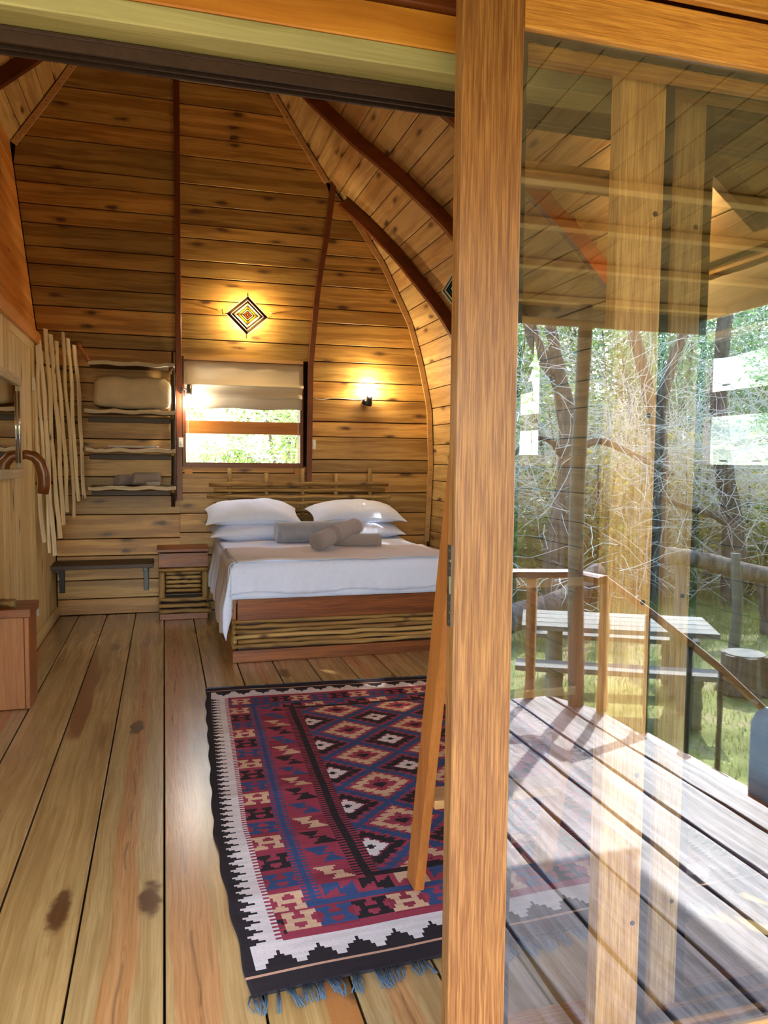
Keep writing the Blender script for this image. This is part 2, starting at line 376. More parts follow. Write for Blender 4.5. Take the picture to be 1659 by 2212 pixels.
# ---- back wall
wb = struct('wall_back')
def backing_wall(parent):
    m = MB(); T = .06
    hx0, hx1, hz0, hz1 = .17, 1.31, 1.38, 2.40
    def quad(x00, x01, z0, x10, x11, z1):
        m.add([(x00, YB + .03, z0), (x01, YB + .03, z0), (x11, YB + .03, z1), (x10, YB + .03, z1), (x00, YB + .09, z0), (x01, YB + .09, z0), (x11, YB + .09, z1), (x10, YB + .09, z1)],
              [(0, 1, 2, 3), (7, 6, 5, 4), (0, 4, 5, 1), (1, 5, 6, 2), (2, 6, 7, 3), (3, 7, 4, 0)])
    zs = [-.11, .7, hz0, 2.0, hz1, 2.83, 3.4, 3.8, 4.16, 4.55, 5.02, 5.65, 6.25]
    for z0, z1 in zip(zs, zs[1:]):
        l0, l1, r0, r1 = min(left_edge(z0), -1.1 if z0 < 3 else 9) - .02, min(left_edge(z1), -1.1 if z1 < 3 else 9) - .02, px(z0) + .02, px(z1) + .02
        if hz0 - .01 <= z0 and z1 <= hz1 + .01:
            quad(l0, hx0, z0, l1, hx0, z1); quad(hx1, r0, z0, hx1, r1, z1)
        else: quad(l0, r0, z0, l1, r1, z1)
    m.build('backing', M_['backing'], parent)
backing_wall(wb)
SL = [6.2, 6.0, 5.78, 5.56, 5.36, 5.138, 4.895, 4.703, 4.42, 4.248, 3.996, 3.859, 3.672, 3.51, 3.309, 3.158, 2.964, 2.795, 2.575, 2.443, 2.268, 2.127, 1.96, 1.818, 1.624, 1.473, 1.277, 1.103, .928, .705, .547, .322, .149, .0]
SC = [6.2, 6.0, 5.78, 5.56, 5.36, 5.149, 4.884, 4.688, 4.404, 4.227, 3.978, 3.791, 3.616, 3.491, 3.289, 3.133, 2.931, 2.799, 2.566, 2.40, 1.384, 1.317, 1.125, .932, .751, .531, .309, .087, 0]
SR = [4.14, 3.96, 3.78, 3.60, 3.44, 3.30, 3.142, 2.925, 2.787, 2.578, 2.413, 2.22, 2.049, 1.828, 1.678, 1.455, 1.323, 1.122, .92, .685, .454, .222, 0]
def brx(z): return interp([(1.0, 1.36), (1.28, 1.365), (2.36, 1.378), (3.12, 1.447), (3.6, 1.53), (4.1, 1.60)], z)   # curved batten centre
def row(z1, z0, xl, xr):
    """one wall board between z0<z1 with edges given by functions of z"""
    g = .0042; z0 += g; z1 -= g
    l0, l1, r0, r1 = xl(z0), xl(z1), xr(z0), xr(z1)
    if max(r0, r1) - min(l0, l1) < .08: return
    lo, hi = min(l0, l1), max(r0, r1)
    c = (lo + hi) / 2
    cut = (l0 - lo, l1 - lo, r0 - hi, r1 - hi)
    # local x = +X, local y = up, local z = -Y (into room): x cross? keep right handed: y = z cross x
    m = Matrix(((1, 0, 0), (0, 0, 1), (0, -1, 0))).transposed().to_4x4(); m.translation = Vector((c, YB + .03, (z0 + z1) / 2))
    board('plank', hi - lo, z1 - z0, .03 + R.uniform(-.004, .002), M_['wall'], m, wb, cut)
e = .004
for z1, z0 in zip(SL, SL[1:]):
    row(z1, z0, lambda z: left_edge(z) + .006, lambda z: min(.138, px(z) - .02))
for z1, z0 in zip(SC, SC[1:]):
    if z1 > 1.4 and z0 < 2.39: continue
    row(z1, z0, lambda z: .140, lambda z: (brx(z) if z < 4.1 else px(z) - .02))
row(2.39, 1.38, lambda z: .142, lambda z: .168)
row(2.39, 1.38, lambda z: 1.312, lambda z: brx(z))
for z1, z0 in zip(SR, SR[1:]):
    row(z1, z0, lambda z: brx(z) + .002, lambda z: px(z) - .02)
bt = board('batten', 5.15, .052, .05, M_['mahogany'], frame((.138, YB - .0, 1.06 + 2.575), (0, 0, 1), (0, -1, 0)), wb)
def ribbon(pts, nrm, wdt, thick):
    """bar through pts; nrm(i) gives the direction of its width; thick along -Y"""
    m = MB(); rs = []
    for p, n_ in zip(pts, nrm):
        p = Vector(p); n_ = Vector(n_).normalized() * wdt / 2; t = Vector((0, -thick, 0))
        rs.append([p - n_, p - n_ + t, p + n_ + t, p + n_])
    return m.rings(rs, True, True)
zz = [1.24 + (4.14 - 1.24) * i / 16 for i in range(17)]
ribbon([(brx(z), YB, z) for z in zz], [(1, 0, 0)] * 17, .05, .055).build('batten', M_['mahogany'], wb)
# pale quarter trims along the vault
def trim_strip(name, f, za, zb, n=22, side=1):
    pts = []; nr = []
    for i in range(n + 1):
        z = za + (zb - za) * i / n
        d = Vector((f(z + .02) - f(z - .02), 0, .04)).normalized(); nn = Vector((-d.z, 0, d.x)) * side
        p = Vector((f(z), YB - .0, z)) + nn * .035
        pts.append(p); nr.append(nn)
    o = ribbon(pts, nr, .05, .022).build(name, M_['trim']); o['kind'] = 'structure'
    s = MB()
    for k in range(1, n, 2):
        p = pts[k] + Vector((0, -.022, 0))
        s.tube([p, p + Vector((0, -.002, 0))], .005, 6)
    s.build('screw_heads', M_['black'], o)['kind'] = 'stuff'
    return o
trim_strip('trim_1', px, .62, 3.88)
trim_strip('trim_2', px, 4.14, 5.9)
trim_strip('trim_3', lx, 4.18, 5.9, side=-1)
# ---- vault: ceiling (z>2.45) and right wall, planks along Y
ceil = struct('ceiling'); wr = struct('wall_right')
WIN = [(3.60, 4.62), (.98, 1.94)]; WZ0, WZ1 = 1.40, 2.40
def ribY(z, k): return 4.83 + 1.17 * (k) + .745 * (z - 4.1)
def vault_plank(side, za, zb, ya, yb, parent, mat):
    f = px if side > 0 else lx
    A = Vector((f(za), 0, za)); B = Vector((f(zb), 0, zb)); d = (B - A)
    Wd = d.length - .006; d.normalize()
    n_ = Vector((-d.z, 0, d.x)) if side > 0 else Vector((d.z, 0, -d.x))
    mid = (A + B) / 2 + Vector((0, (ya + yb) / 2, 0)) - n_ * .02
    o = board('plank', yb - ya - .004, Wd, .02 + R.uniform(-.003, .002), mat, frame(mid, (0, 1, 0), n_), parent)
def vault_rows(side, s0):
    s = s0
    while s < LARC - .02:
        wd = R.uniform(.15, .225); s2 = min(s + wd, LARC - .005)
        za, zb = zarc(s), zarc(s2); zm = (za + zb) / 2
        par = wr if (side > 0 and zm < 2.45) else ceil
        cuts = [.22]
        for k in (-2, -1, 0):
            y = ribY(zm, k)
            if .6 < y < 5.7: cuts.append(y)
        cuts.append(6.02)
        if side > 0 and zb > WZ0 and za < WZ1:
            if za < WZ0 - .03 or zb > WZ1 + .03: pass
            segs = [(.22, WIN[1][0]), (WIN[1][1], WIN[0][0]), (WIN[0][1], 6.02)]
        else: segs = list(zip(cuts, cuts[1:]))
        for a, b in segs:
            if b - a > .05: vault_plank(side, za, zb, a, b, par, M_['vault'])
        s = s2
# rows start so that a joint falls on the window sill and head
def rows_right():
    s0 = 0
    def arc_of(z):
        for s, zz_ in ARC:
            if zz_ >= z: return s
    marks = [0, arc_of(WZ0), arc_of(WZ1), LARC]
    for a, b in zip(marks, marks[1:]):
        n = max(1, round((b - a) / .185)); ws = [R.uniform(.8, 1.2) for _ in range(n)]; t = sum(ws); s = a
        for q in ws:
            s2 = s + (b - a) * q / t
            za, zb = zarc(s), zarc(s2); zm = (za + zb) / 2
            par = wr if zm < 2.45 else ceil
            if a == marks[1]: segs = [(.22, WIN[1][0]), (WIN[1][1], WIN[0][0]), (WIN[0][1], 6.02)]
            else:
                cuts = [.22] + [y for y in (ribY(zm, k) for k in (-2, -1, 0)) if .6 < y < 5.7] + [6.02]
                segs = list(zip(cuts, cuts[1:]))
            for y0, y1 in segs: vault_plank(1, za, zb, y0, y1, par, M_['vault'])
            s = s2
rows_right()
def arc_of(z):
    for s, z2 in ARC:
        if z2 >= z: return s
vault_rows(-1, arc_of(4.17))
def skin(side, z0, z1, y0, y1, parent, n=14):
    f = px if side > 0 else lx
    rs = []
    for i in range(n + 1):
        z = z0 + (z1 - z0) * i / n
        x = f(z); o1, o2 = side * .024, side * .075
        rs.append([(x + o1, y0, z), (x + o1, y1, z), (x + o2, y1, z + .02), (x + o2, y0, z + .02)])
    MB().rings(rs, True, True).build('backing', M_['backing'], parent)
skin(1, 0, WZ0, .2, 6.1, wr); skin(1, WZ1, 2.46, .2, 6.1, wr, 2)
for a, b in ((.2, WIN[1][0]), (WIN[1][1], WIN[0][0]), (WIN[0][1], 6.1)): skin(1, WZ0, WZ1, a, b, wr, 8)
box('ridge_cap', (.02, .2, 6.24), (.26, 6.1, 6.36), M_['backing'], ceil)
skin(1, 2.46, 6.28, .2, 6.1, ceil, 24); skin(-1, 4.14, 6.28, .2, 6.1, ceil, 18)
# ribs: leaning arches of red-brown hardwood
def rib(side, k, z0, z1, n=26, depth=.11, wid=.05):
    f = px if side > 0 else lx
    pts = []
    for i in range(n + 1):
        z = z0 + (z1 - z0) * i / n
        y = ribY(z, k)
        if y > YB - .005: break
        if y > .30: pts.append((z, y))
    if len(pts) < 2: return
    rs = []
    for z, y in pts:
        d = Vector((f(z + .02) - f(z - .02), 0, .04)).normalized(); n_ = Vector((-d.z, 0, d.x)) * side
        p = Vector((f(z), y, z)) + n_ * .002; h = Vector((0, wid / 2, 0))
        rs.append([p - h, p - h + n_ * depth, p + h + n_ * depth, p + h])
    MB().rings(rs, True, True).build('rib', M_['mahogany'], ceil)
for k in (-3, -2, -1, 0, 1):
    rib(1, k, 2.47 if k < 1 else 2.47, 6.0)
    rib(-1, k, 4.17, 6.0)
# ---- left partition: horizontal boards above, upright boards and a ledged door below
wl = struct('wall_left')
PN = Vector((1, 0, 0)); PN2 = Vector((1, 0, .112)).normalized()          # its face normal, into the room
PU = Vector((0, 0, 1))
def pp(y, z, out=0): return Vector((wx(z), y, z)) + (PN if z < 2.43 else PN2) * out
m = MB()
for (y0, y1, z0, z1) in ((.22, 6.05, -.1, 2.42), (.22, 6.05, 2.431, 4.22)):
    m.add([pp(y0, z0, -.03), pp(y1, z0, -.03), pp(y1, z1, -.03), pp(y0, z1, -.03), pp(y0, z0, -.09), pp(y1, z0, -.09), pp(y1, z1, -.09), pp(y0, z1, -.09)],
          [(0, 1, 2, 3), (7, 6, 5, 4), (0, 4, 5, 1), (1, 5, 6, 2), (2, 6, 7, 3), (3, 7, 4, 0)])
m.build('backing', M_['backing'], wl)
z = 2.44
while z < 4.14:
    wd = R.choice([.11, .13, .15]); z2 = min(z + wd, 4.22)
    ycuts = [.25, R.uniform(1.5, 2.8), R.uniform(3.6, 4.8), 5.985]
    for a, b in zip(ycuts, ycuts[1:]):
        board('plank', b - a - .004, (z2 - z) / .997 - .005, .03, M_['partition'], frame(pp((a + b) / 2, (z + z2) / 2, -.03), (0, 1, 0), PN2), wl)
    z = z2
board('ledge', 5.74, .15, .02, M_['partition'], frame((-1.02, 3.115, 2.412), (0, 1, 0), (0, 0, 1)), wl)
board('head_beam', 5.74, .085, .06, M_['partition'], frame(pp(3.115, 2.368, -.03), (0, 1, 0), PN), wl)
y = .25
DY0, DY1 = 3.98, 4.86
while y < 5.97:
    wd = R.choice([.10, .12, .14])
    y2 = min(y + wd, 5.985)
    if y < DY0 and y2 > DY0 - .06: y2 = DY0
    if y >= DY0 - .001 and y < DY1: y = DY1; continue
    board('plank', 2.32, y2 - y - .004, .028, M_['panel'], frame(pp((y + y2) / 2, 1.165, -.03), PU, PN), wl)
    y = y2
d4 = struct('door_4')
n = 7
for i in range(n):
    a = DY0 + .012 + (DY1 - DY0 - .024) * i / n; b = DY0 + .012 + (DY1 - DY0 - .024) * (i + 1) / n
    board('plank', 2.24, b - a - .003, .024, M_['panel'], frame(pp((a + b) / 2, 1.145, -.032), PU, PN), d4)
board('head_rail', DY1 - DY0, .07, .028, M_['panel'], frame(pp((DY0 + DY1) / 2, 2.30, -.03), (0, 1, 0), PN), d4)
for z in (2.0, .28):
    o = box('hinge', (-.004, DY1 - .012, z - .05), (.010, DY1 + .02, z + .05), M_['white_plastic'], d4)
    for v in o.data.vertices: v.co = pp(v.co.y, v.co.z, v.co.x + .003)
bs = board('baseboard_left', 5.7, .09, .02, M_['panel'], frame(pp(3.1, .05, 0), (0, 1, 0), PN)); bs['kind'] = 'structure'
# ---- front wall above the opening, with header, and side pieces
wf = struct('wall_front')
def gable(y0, y1, z0, zt):
    m = MB(); n = 16; rs = []
    for i in range(n + 1):
        z = z0 + (zt - z0) * i / n
        l, r = left_edge(z) - .02, px(z) + .02
        rs.append([(l, y0, z), (r, y0, z), (r, y1, z), (l, y1, z)])
    return m.rings(rs, True, True)
gable(.20, .255, 2.44, 6.25).build('gable_boarding', M_['vault'], wf)
box('side_panel', (-2.60, .20, 0), (-1.021, .255, 2.44), M_['vault'], wf)
box('side_panel', (2.30, .20, 0), (2.70, .255, 2.44), M_['vault'], wf)
m_ = frame((.675, .165 + .075, 2.355), (1, 0, 0), (0, -1, 0))
def bar(name, x0, x1, y0, y1, z0, z1, mat, parent, tilt=0):
    """long box along X as a board-like object with local X long"""
    m = MB().box((-(x1 - x0) / 2, -(y1 - y0) / 2, -(z1 - z0) / 2), ((x1 - x0) / 2, (y1 - y0) / 2, (z1 - z0) / 2))
    o = mesh_obj(name, m.v, m.f, mat)
    bv = o.modifiers.new('b', 'BEVEL'); bv.width = .003; bv.segments = 1
    o.parent = parent; o.location = ((x0 + x1) / 2, (y0 + y1) / 2, (z0 + z1) / 2); return o
bar('header_beam', -1.0, 2.35, .17, .262, 2.312, 2.357, M_['header'], wf)
bar('header_board', -1.0, 2.35, .168, .20, 2.3575, 2.437, M_['header_board'], wf)
bar('header_board', -1.0, 2.35, .150, .20, 2.438, 2.60, M_['mahogany'], wf)
tr = bar('door_track', -1.0, 2.35, .243, .30, 2.300, 2.3115, M_['track'], wf)
for a, b in ((.243, .249), (.268, .274), (.294, .300)):
    o = box('track_flange', (-1.0, a, 2.276), (2.35, b, 2.300), M_['track'], None); o.parent = tr; o.matrix_parent_inverse = Matrix.Translation(-tr.location)
for x in (-.05, .32):
    o = box('track_clip', (x, .250, 2.284), (x + .05, .267, 2.298), M_['steel'], None); o.parent = tr; o.matrix_parent_inverse = Matrix.Translation(-tr.location)
box('sill', (-1.0, -.02, -.03), (2.35, .26, .004), M_['rail'], wf)
box('jamb', (-1.02, .16, 0), (-.955, .262, 2.31), M_['door_dark'], wf)
box('jamb', (2.26, .16, 0), (2.35, .262, 2.31), M_['door_dark'], wf)
# ---- the three sliding leaves, stacked at the right
def pane_box(name, x0, x1, y, z0, z1, mat, parent, t=.004): return box(name, (x0, y, z0), (x1, y + t, z1), mat, parent)
def wobble_strip(x0, x1, y, z0, z1, vertical, inner, rng):
    """black seal strip whose inner edge is uneven"""
    m = MB(); n = 40; rs = []
    for i in range(n + 1):
        t = i / n; j = rng.uniform(-.002, .002)
        if vertical:
            z = z0 + (z1 - z0) * t; a, b = (x0, x1 + j) if inner > 0 else (x0 + j, x1)
            rs.append([(a, y, z), (b, y, z), (b, y + .004, z), (a, y + .004, z)])
        else:
            x = x0 + (x1 - x0) * t; a, b = (z0 + j, z1) if inner > 0 else (z0, z1 + j)
            rs.append([(x, y, a), (x, y, b), (x, y + .004, b), (x, y + .004, a)])
    return m.rings(rs, True, True)
def leaf(name, x0, x1, y0, sw, sealw, bead, glass, ztop=2.44, rail=.10, dm='door'):
    d = struct(name); T = .043; rng = random.Random(sum(map(ord, name)))
    def bx(nm, a, b, mat, bev=.003):
        c = [(p + q) / 2 for p, q in zip(a, b)]
        o = MB().box([p - k for p, k in zip(a, c)], [q - k for q, k in zip(b, c)]).build(nm, mat)
        md = o.modifiers.new('b', 'BEVEL'); md.width = bev; md.segments = 2
        o.parent = d; o.location = c; return o
    st = bx('stile', (x0, y0, .012), (x0 + sw, y0 + T, ztop), M_[dm])
    bx('stile', (x1 - .12, y0, .012), (x1, y0 + T, ztop), M_[dm])
    bx('top_rail', (x0 + sw + .0005, y0, ztop - rail), (x1 - .1205, y0 + T, ztop), M_['rail'])
    bx('bottom_rail', (x0 + sw + .0005, y0, .006), (x1 - .1205, y0 + T, .05), M_['rail'])
    gx0 = x0 + sw; gx1 = x1 - .12; gz0, gz1 = .05, ztop - rail
    if bead:
        o = bx('glazing_bead', (gx0, y0 + .012, gz0), (gx0 + bead, y0 + T, gz1), M_[dm])
        for z in (2.02, 1.56, 1.12, .70, .33):
            s = MB().tube([(gx0 + bead * .5, y0 + .0125, z), (gx0 + bead * .5, y0 + .010, z)], .006, 10).build('screw', M_['black'], None)
            s.parent = o; s.matrix_parent_inverse = Matrix.Translation(-o.location)
        gx0 += bead
    gy = y0 + .014
    p = pane_box('pane', gx0, gx1, gy, gz0, gz1, glass, d)
    sy = gy + .0045
    wobble_strip(gx0, gx0 + sealw, sy, gz0, gz1, True, 1, rng).build('seal', M_['seal'], d)
    wobble_strip(gx1 - sealw, gx1, sy, gz0, gz1, True, -1, rng).build('seal', M_['seal'], d)
    wobble_strip(gx0 + sealw, gx1 - sealw, sy, gz1 - sealw, gz1, False, 1, rng).build('seal', M_['seal'], d)
    wobble_strip(gx0 + sealw, gx1 - sealw, sy, gz0, gz0 + sealw, False, -1, rng).build('seal', M_['seal'], d)
    bx('inner_bead', (gx0 + sealw, y0 + .022, gz1 - .045), (gx1 - sealw, y0 + T, gz1 - sealw), M_['rail'], .002)
    return d, st
d1, st1 = leaf('door_1', .584, 1.62, 0, .135, .017, 0, M_['glass'])
d2, st2 = leaf('door_2', .985, 2.02, .056, .082, .027, .042, M_['glass_thin'], dm='door_lit')
d3, st3 = leaf('door_3', 1.175, 2.21, .112, .045, .027, .042, M_['glass_thin'], dm='door_lit')
# lock plate on the edge of the front leaf
lp = box('lock_plate', (.5815, .014, 1.098), (.5845, .036, 1.272), M_['steel'], None); lp.parent = d1
def onlock(o): o.parent = lp
onlock(box('latch_bolt', (.5795, .018, 1.168), (.5825, .032, 1.206), M_['chrome'], None))
for z in (1.262, 1.222, 1.148, 1.108):
    onlock(MB().tube([(.582, .025, z), (.5805, .025, z)], .004, 8).build('screw', M_['chrome'], None))
onlock(MB().box((.5808, .019, 1.236), (.5816, .031, 1.242)).box((.5808, .019, 1.126), (.5816, .031, 1.130)).build('engraving', M_['chrome'], None))
# ---- windows
def window(name, mk, width, z0, z1, mats=None):
    """mk(u,v,w): u along the wall 0..width, v = height, w = depth outward"""
    d = struct(name)
    def b(nm, u0, u1, v0, v1, w0, w1, mat):
        pts = [mk(u, v, w_) for w_ in (w0, w1) for u, v in ((u0, v0), (u1, v0), (u1, v1), (u0, v1))]
        return mesh_obj(nm, pts, BOXF, mat, d)
    F = M_['mahogany']
    b('jamb', 0, .03, z0, z1, -.02, .09, F); b('jamb', width - .03, width, z0, z1, -.02, .09, F)
    b('head', .03, width - .03, z1 - .03, z1, -.02, .09, F); b('sill', .03, width - .03, z0, z0 + .045, -.035, .09, F)
    b('mid_rail', .03, width - .03, 1.69, 1.81, .01, .06, M_['header_board'])
    b('pane', .03, width - .03, z0 + .045, 1.69, .035, .039, M_['wglass'])
    b('pane', .03, width - .03, 1.81, z1 - .03, .035, .039, M_['wglass'])
    for v in (1.835, 1.46):
        for u in (.55, .78):
            b('stay', width * u - .035, width * u + .015, v, v + .008, .012, .02, M_['steel'])
    return d
window('window_1', lambda u, v, w_: (.17 + u, YB + w_, v), 1.14, 1.370, 2.395)
window('window_2', lambda u, v, w_: (px(2.0) + .0 + w_ * 1 + .01, 3.60 + u, v), 1.02, WZ0, WZ1)
window('window_3', lambda u, v, w_: (px(2.0) + .0 + w_ * 1 + .01, .98 + u, v), .96, WZ0, WZ1)
# ================================================================== THINGS INDOORS
# ---- bed
bed = root('bed', (1.3, 3.97, 0), 'double bed with a log-slatted base and pole headboard against the back wall', 'bed')
BX0, BX1, BY0, BY1 = .455, 2.14, 3.97, 5.90
def rod(name, p0, p1, r, mat, parent, wob=.006, n=9, seg=9, rng=R):
    p0, p1 = Vector(p0), Vector(p1); pts = []; rad = []
    for i in range(seg + 1):
        t = i / seg; pts.append(p0.lerp(p1, t) + Vector((rng.uniform(-wob, wob) if abs(p1.x - p0.x) < .2 else 0, rng.uniform(-wob, wob) * .6 if abs(p1.y - p0.y) < .2 else 0, rng.uniform(-wob, wob) if abs(p1.z - p0.z) < .2 else 0)))
        rad.append(r * (1 + rng.uniform(-.14, .14)))
    m = MB().tube(pts, rad, n); c = (p0 + p1) / 2
    o = mesh_obj(name, [v - c for v in m.v], m.f, mat, None, True)
    o.location = c
    if parent is not None:
        o.parent = parent; o.matrix_parent_inverse = Matrix.Translation(-parent.location) if parent.type == 'EMPTY' else parent.matrix_basis.inverted()
    return o
def cbox(name, a, b, mat, parent, bev=.004):
    c = [(p + q) / 2 for p, q in zip(a, b)]
    o = MB().box([p - k for p, k in zip(a, c)], [q - k for q, k in zip(b, c)]).build(name, mat)
    if bev:
        md = o.modifiers.new('b', 'BEVEL'); md.width = bev; md.segments = 2
    o.location = c
    if parent is not None:
        o.parent = parent; o.matrix_parent_inverse = Matrix.Translation(-parent.location) if parent.type == 'EMPTY' else parent.matrix_basis.inverted()
    return o
cbox('foot_board', (BX0 + .035, BY0, .305), (BX1, BY0 + .035, .455), M_['redwood'], bed)
cbox('plinth_board', (BX0, BY0, 0), (BX1, BY0 + .03, .088), M_['redwood'], bed)
for i in range(6):
    zz_ = .112 + i * .0355
    rod('slat_pole', (BX0 + R.uniform(-.01, .04), BY0 + .018, zz_), (BX1 - .01, BY0 + .018, zz_ + R.uniform(-.004, .004)), .0165, M_['pole'], bed, .005, seg=14)
    rod('slat_pole', (BX0 + .018, BY0 + .02, zz_), (BX0 + .018, BY1, zz_), .0165, M_['pole'], bed, .004)
cbox('side_board', (BX0, BY0 + .036, .305), (BX0 + .03, BY1, .455), M_['redwood_z'], bed)
cbox('side_plinth', (BX0, BY0 + .031, 0), (BX0 + .03, BY1, .088), M_['redwood_z'], bed)
cbox('side_board', (BX1 - .03, BY0 + .036, 0), (BX1, BY1, .455), M_['redwood_z'], bed)
cbox('inner_panel', (BX0 + .045, BY0 + .045, .02), (BX1 - .04, BY0 + .06, .30), M_['darkwood'], bed, 0)
cbox('inner_panel', (BX0 + .045, BY0 + .07, .02), (BX0 + .06, BY1 - .02, .30), M_['darkwood'], bed, 0)
cbox('mattress', (BX0 + .02, BY0 + .03, .40), (BX1 - .02, BY1 - .02, .695), M_['sheet'], bed, .05)
hb = rod('headboard_pole', (.405, 5.93, 1.21), (2.165, 5.93, 1.215), .021, M_['pole'], bed, .005, seg=14)
for z, a, b in ((1.155, .45, 2.13), (1.095, .385, 2.19), (1.03, .45, 2.12), (.965, .40, 2.16), (.90, .43, 2.1)):
    rod('headboard_pole', (a, 5.93, z), (b, 5.93, z + R.uniform(-.006, .006)), .018, M_['pole'], bed, .006, seg=14)
for x, zt in ((.60, 1.365), (.952, 1.32), (1.30, 1.365), (1.635, 1.32), (1.985, 1.37)):
    rod('headboard_upright', (x, 5.965, .5), (x, 5.965, zt), .021, M_['pole_z'], bed, .003)
# ---- linen: sheet over the mattress, draped at foot and left
CX0, CX1, CYF = BX0 - .005, BX1 + .005, BY0 - .012
ZT = .722; RD = .07
def drape(s, t, lift=0.0, seed=0, fold=1.0):
    """s: across, <0 hangs at left, >W at right; t: from the foot edge, <0 hangs at the foot"""
    W = CX1 - CX0
    ds = max(0, -s, s - W); dt = max(0, -t); h = hypot(ds, dt)
    x = CX0 + min(max(s, 0), W); y = CYF + max(t, 0)
    if h <= 1e-6:
        z = ZT + .006 * sin(x * 5 + seed) * sin(y * 4.3) + .004 * sin(x * 13 + y * 9)
        ex = min(min(max(s, 0), W - max(0, min(s, W))), max(t, 0)); 
        return Vector((x, y, z + lift - .0 * ex))
    dx = (-ds if s < 0 else ds) / h; dy = -dt / h
    # quarter round then a fall
    q = RD * pi / 2
    if h < q: out = RD * sin(h / RD); dn = RD * (1 - cos(h / RD))
    else: out = RD; dn = RD + (h - q)
    out -= RD * .85
    f = min(1, max(0, (h - .12) / .25)) * fold
    along = y if abs(dx) > .7 else x
    wv = (.016 * sin(along * 17 + seed) + .010 * sin(along * 37 + 1.3 + seed) + .006 * sin(along * 71)) * f
    if abs(dx) > .15 and abs(dy) > .15:
        a = math.atan2(dt, ds); wv += .05 * sin(a * 4.0 + .4) * f
    o = out + wv + f * (.03 if s < 0 else .006) + lift
    return Vector((x + dx * o, y + dy * o, ZT - dn + lift * (1 if h < q else .2)))
def cloth(name, s0, s1, t0, t1, ns, nt_, mat, lift=0, seed=0, fold=1, thick=.006, edge=None, parent=None):
    V = []; F = []
    for j in range(nt_ + 1):
        for i in range(ns + 1):
            t = t0 + (t1 - t0) * j / nt_; s = s0 + (s1 - s0) * i / ns
            if edge: s, t = edge(s, t)
            V.append(drape(s, t, lift, seed, fold))
    F = [(j * (ns + 1) + i, j * (ns + 1) + i + 1, (j + 1) * (ns + 1) + i + 1, (j + 1) * (ns + 1) + i) for j in range(nt_) for i in range(ns)]
    o = mesh_obj(name, V, F, mat, parent, True)
    sm = o.modifiers.new('s', 'SOLIDIFY'); sm.thickness = thick; sm.offset = 1
    return o
def sedge(s, t):
    k = min(1, max(0, -s) / .5) * min(1, max(0, -t) / .3)
    return s - .06 * k, t - .03 * k + (.012 * sin(s * 9) if t < -.25 else 0)
sh = cloth('bed_sheet', -.47, CX1 - CX0 + .2, -.265, 1.86, 110, 90, M_['sheet'], 0, .4, 1, .006, sedge)
tag(sh, 'white cotton top sheet draped over the bed, hanging at its left corner', 'sheet')
us = cloth('bed_sheet', -.30, CX1 - CX0 + .15, -.30, -.06, 90, 10, M_['sheet'], -.012, 2.1, .25, .004)
tag(us, 'white under sheet showing as a lower band at the foot of the bed', 'sheet')
th = cloth('bed_runner', -.56, CX1 - CX0 + .25, -.012, .80, 110, 40, M_['throw'], .009, .4, 1, .007, lambda s, t: (s, t + (.10 * max(0, -s) if s < 0 else 0) + .006 * sin(s * 6)))
tag(th, 'taupe fabric runner laid across the foot half of the white bed', 'throw')
# ---- pillows
def pillow(name, c, L, W, T, rotx, rz, label, seed, sag=0):
    n = 22; V = []; F = []; rg = random.Random(seed); ph = [rg.uniform(0, 6) for _ in range(6)]
    for side in (1, -1):
        for j in range(n + 1):
            for i in range(n + 1):
                u = -1 + 2 * i / n; v = -1 + 2 * j / n
                e = (max(0, 1 - abs(u) ** 2.6)) ** .62 * (max(0, 1 - abs(v) ** 2.6)) ** .62
                pin = 1 - .07 * (1 - v * v) * abs(u) ** 3; pin2 = 1 - .10 * (1 - u * u) * abs(v) ** 3
                x = u * L / 2 * pin; y = v * W / 2 * pin2
                z = side * e * T / 2 + .010 * sin(u * 5 + ph[0]) * sin(v * 4 + ph[1]) * e + .004 * sin(u * 14 + v * 7 + ph[2]) * e
                z -= sag * (u * u) + .02 * (abs(u * v) ** 4)
                V.append(Vector((x, y, z)))
    N = (n + 1) ** 2
    for s_, o in ((0, 0), (1, N)):
        for j in range(n):
            for i in range(n):
                q = (o + j * (n + 1) + i, o + j * (n + 1) + i + 1, o + (j + 1) * (n + 1) + i + 1, o + (j + 1) * (n + 1) + i)
                F.append(q if s_ == 0 else q[::-1])
    o = mesh_obj(name, V, F, M_['sheet'], None, True)
    o.location = c; o.rotation_euler = (rotx, 0, rz)
    return tag(o, label, 'pillow')
pillow('pillow', (.785, 5.53, .80), .82, .46, .17, radians(4), radians(1), 'lower white pillow of the left pair on the bed', 1)
pillow('pillow', (.775, 5.57, .972), .86, .48, .20, radians(14), radians(-1), 'upper white pillow of the left pair, leaning on the headboard', 2, .03)
pillow('pillow', (1.75, 5.53, .80), .84, .46, .17, radians(4), radians(-2), 'lower white pillow of the right pair on the bed', 3)
pillow('pillow', (1.735, 5.57, .966), .90, .48, .19, radians(12), radians(2), 'upper white pillow of the right pair, leaning on the headboard', 4, .02)
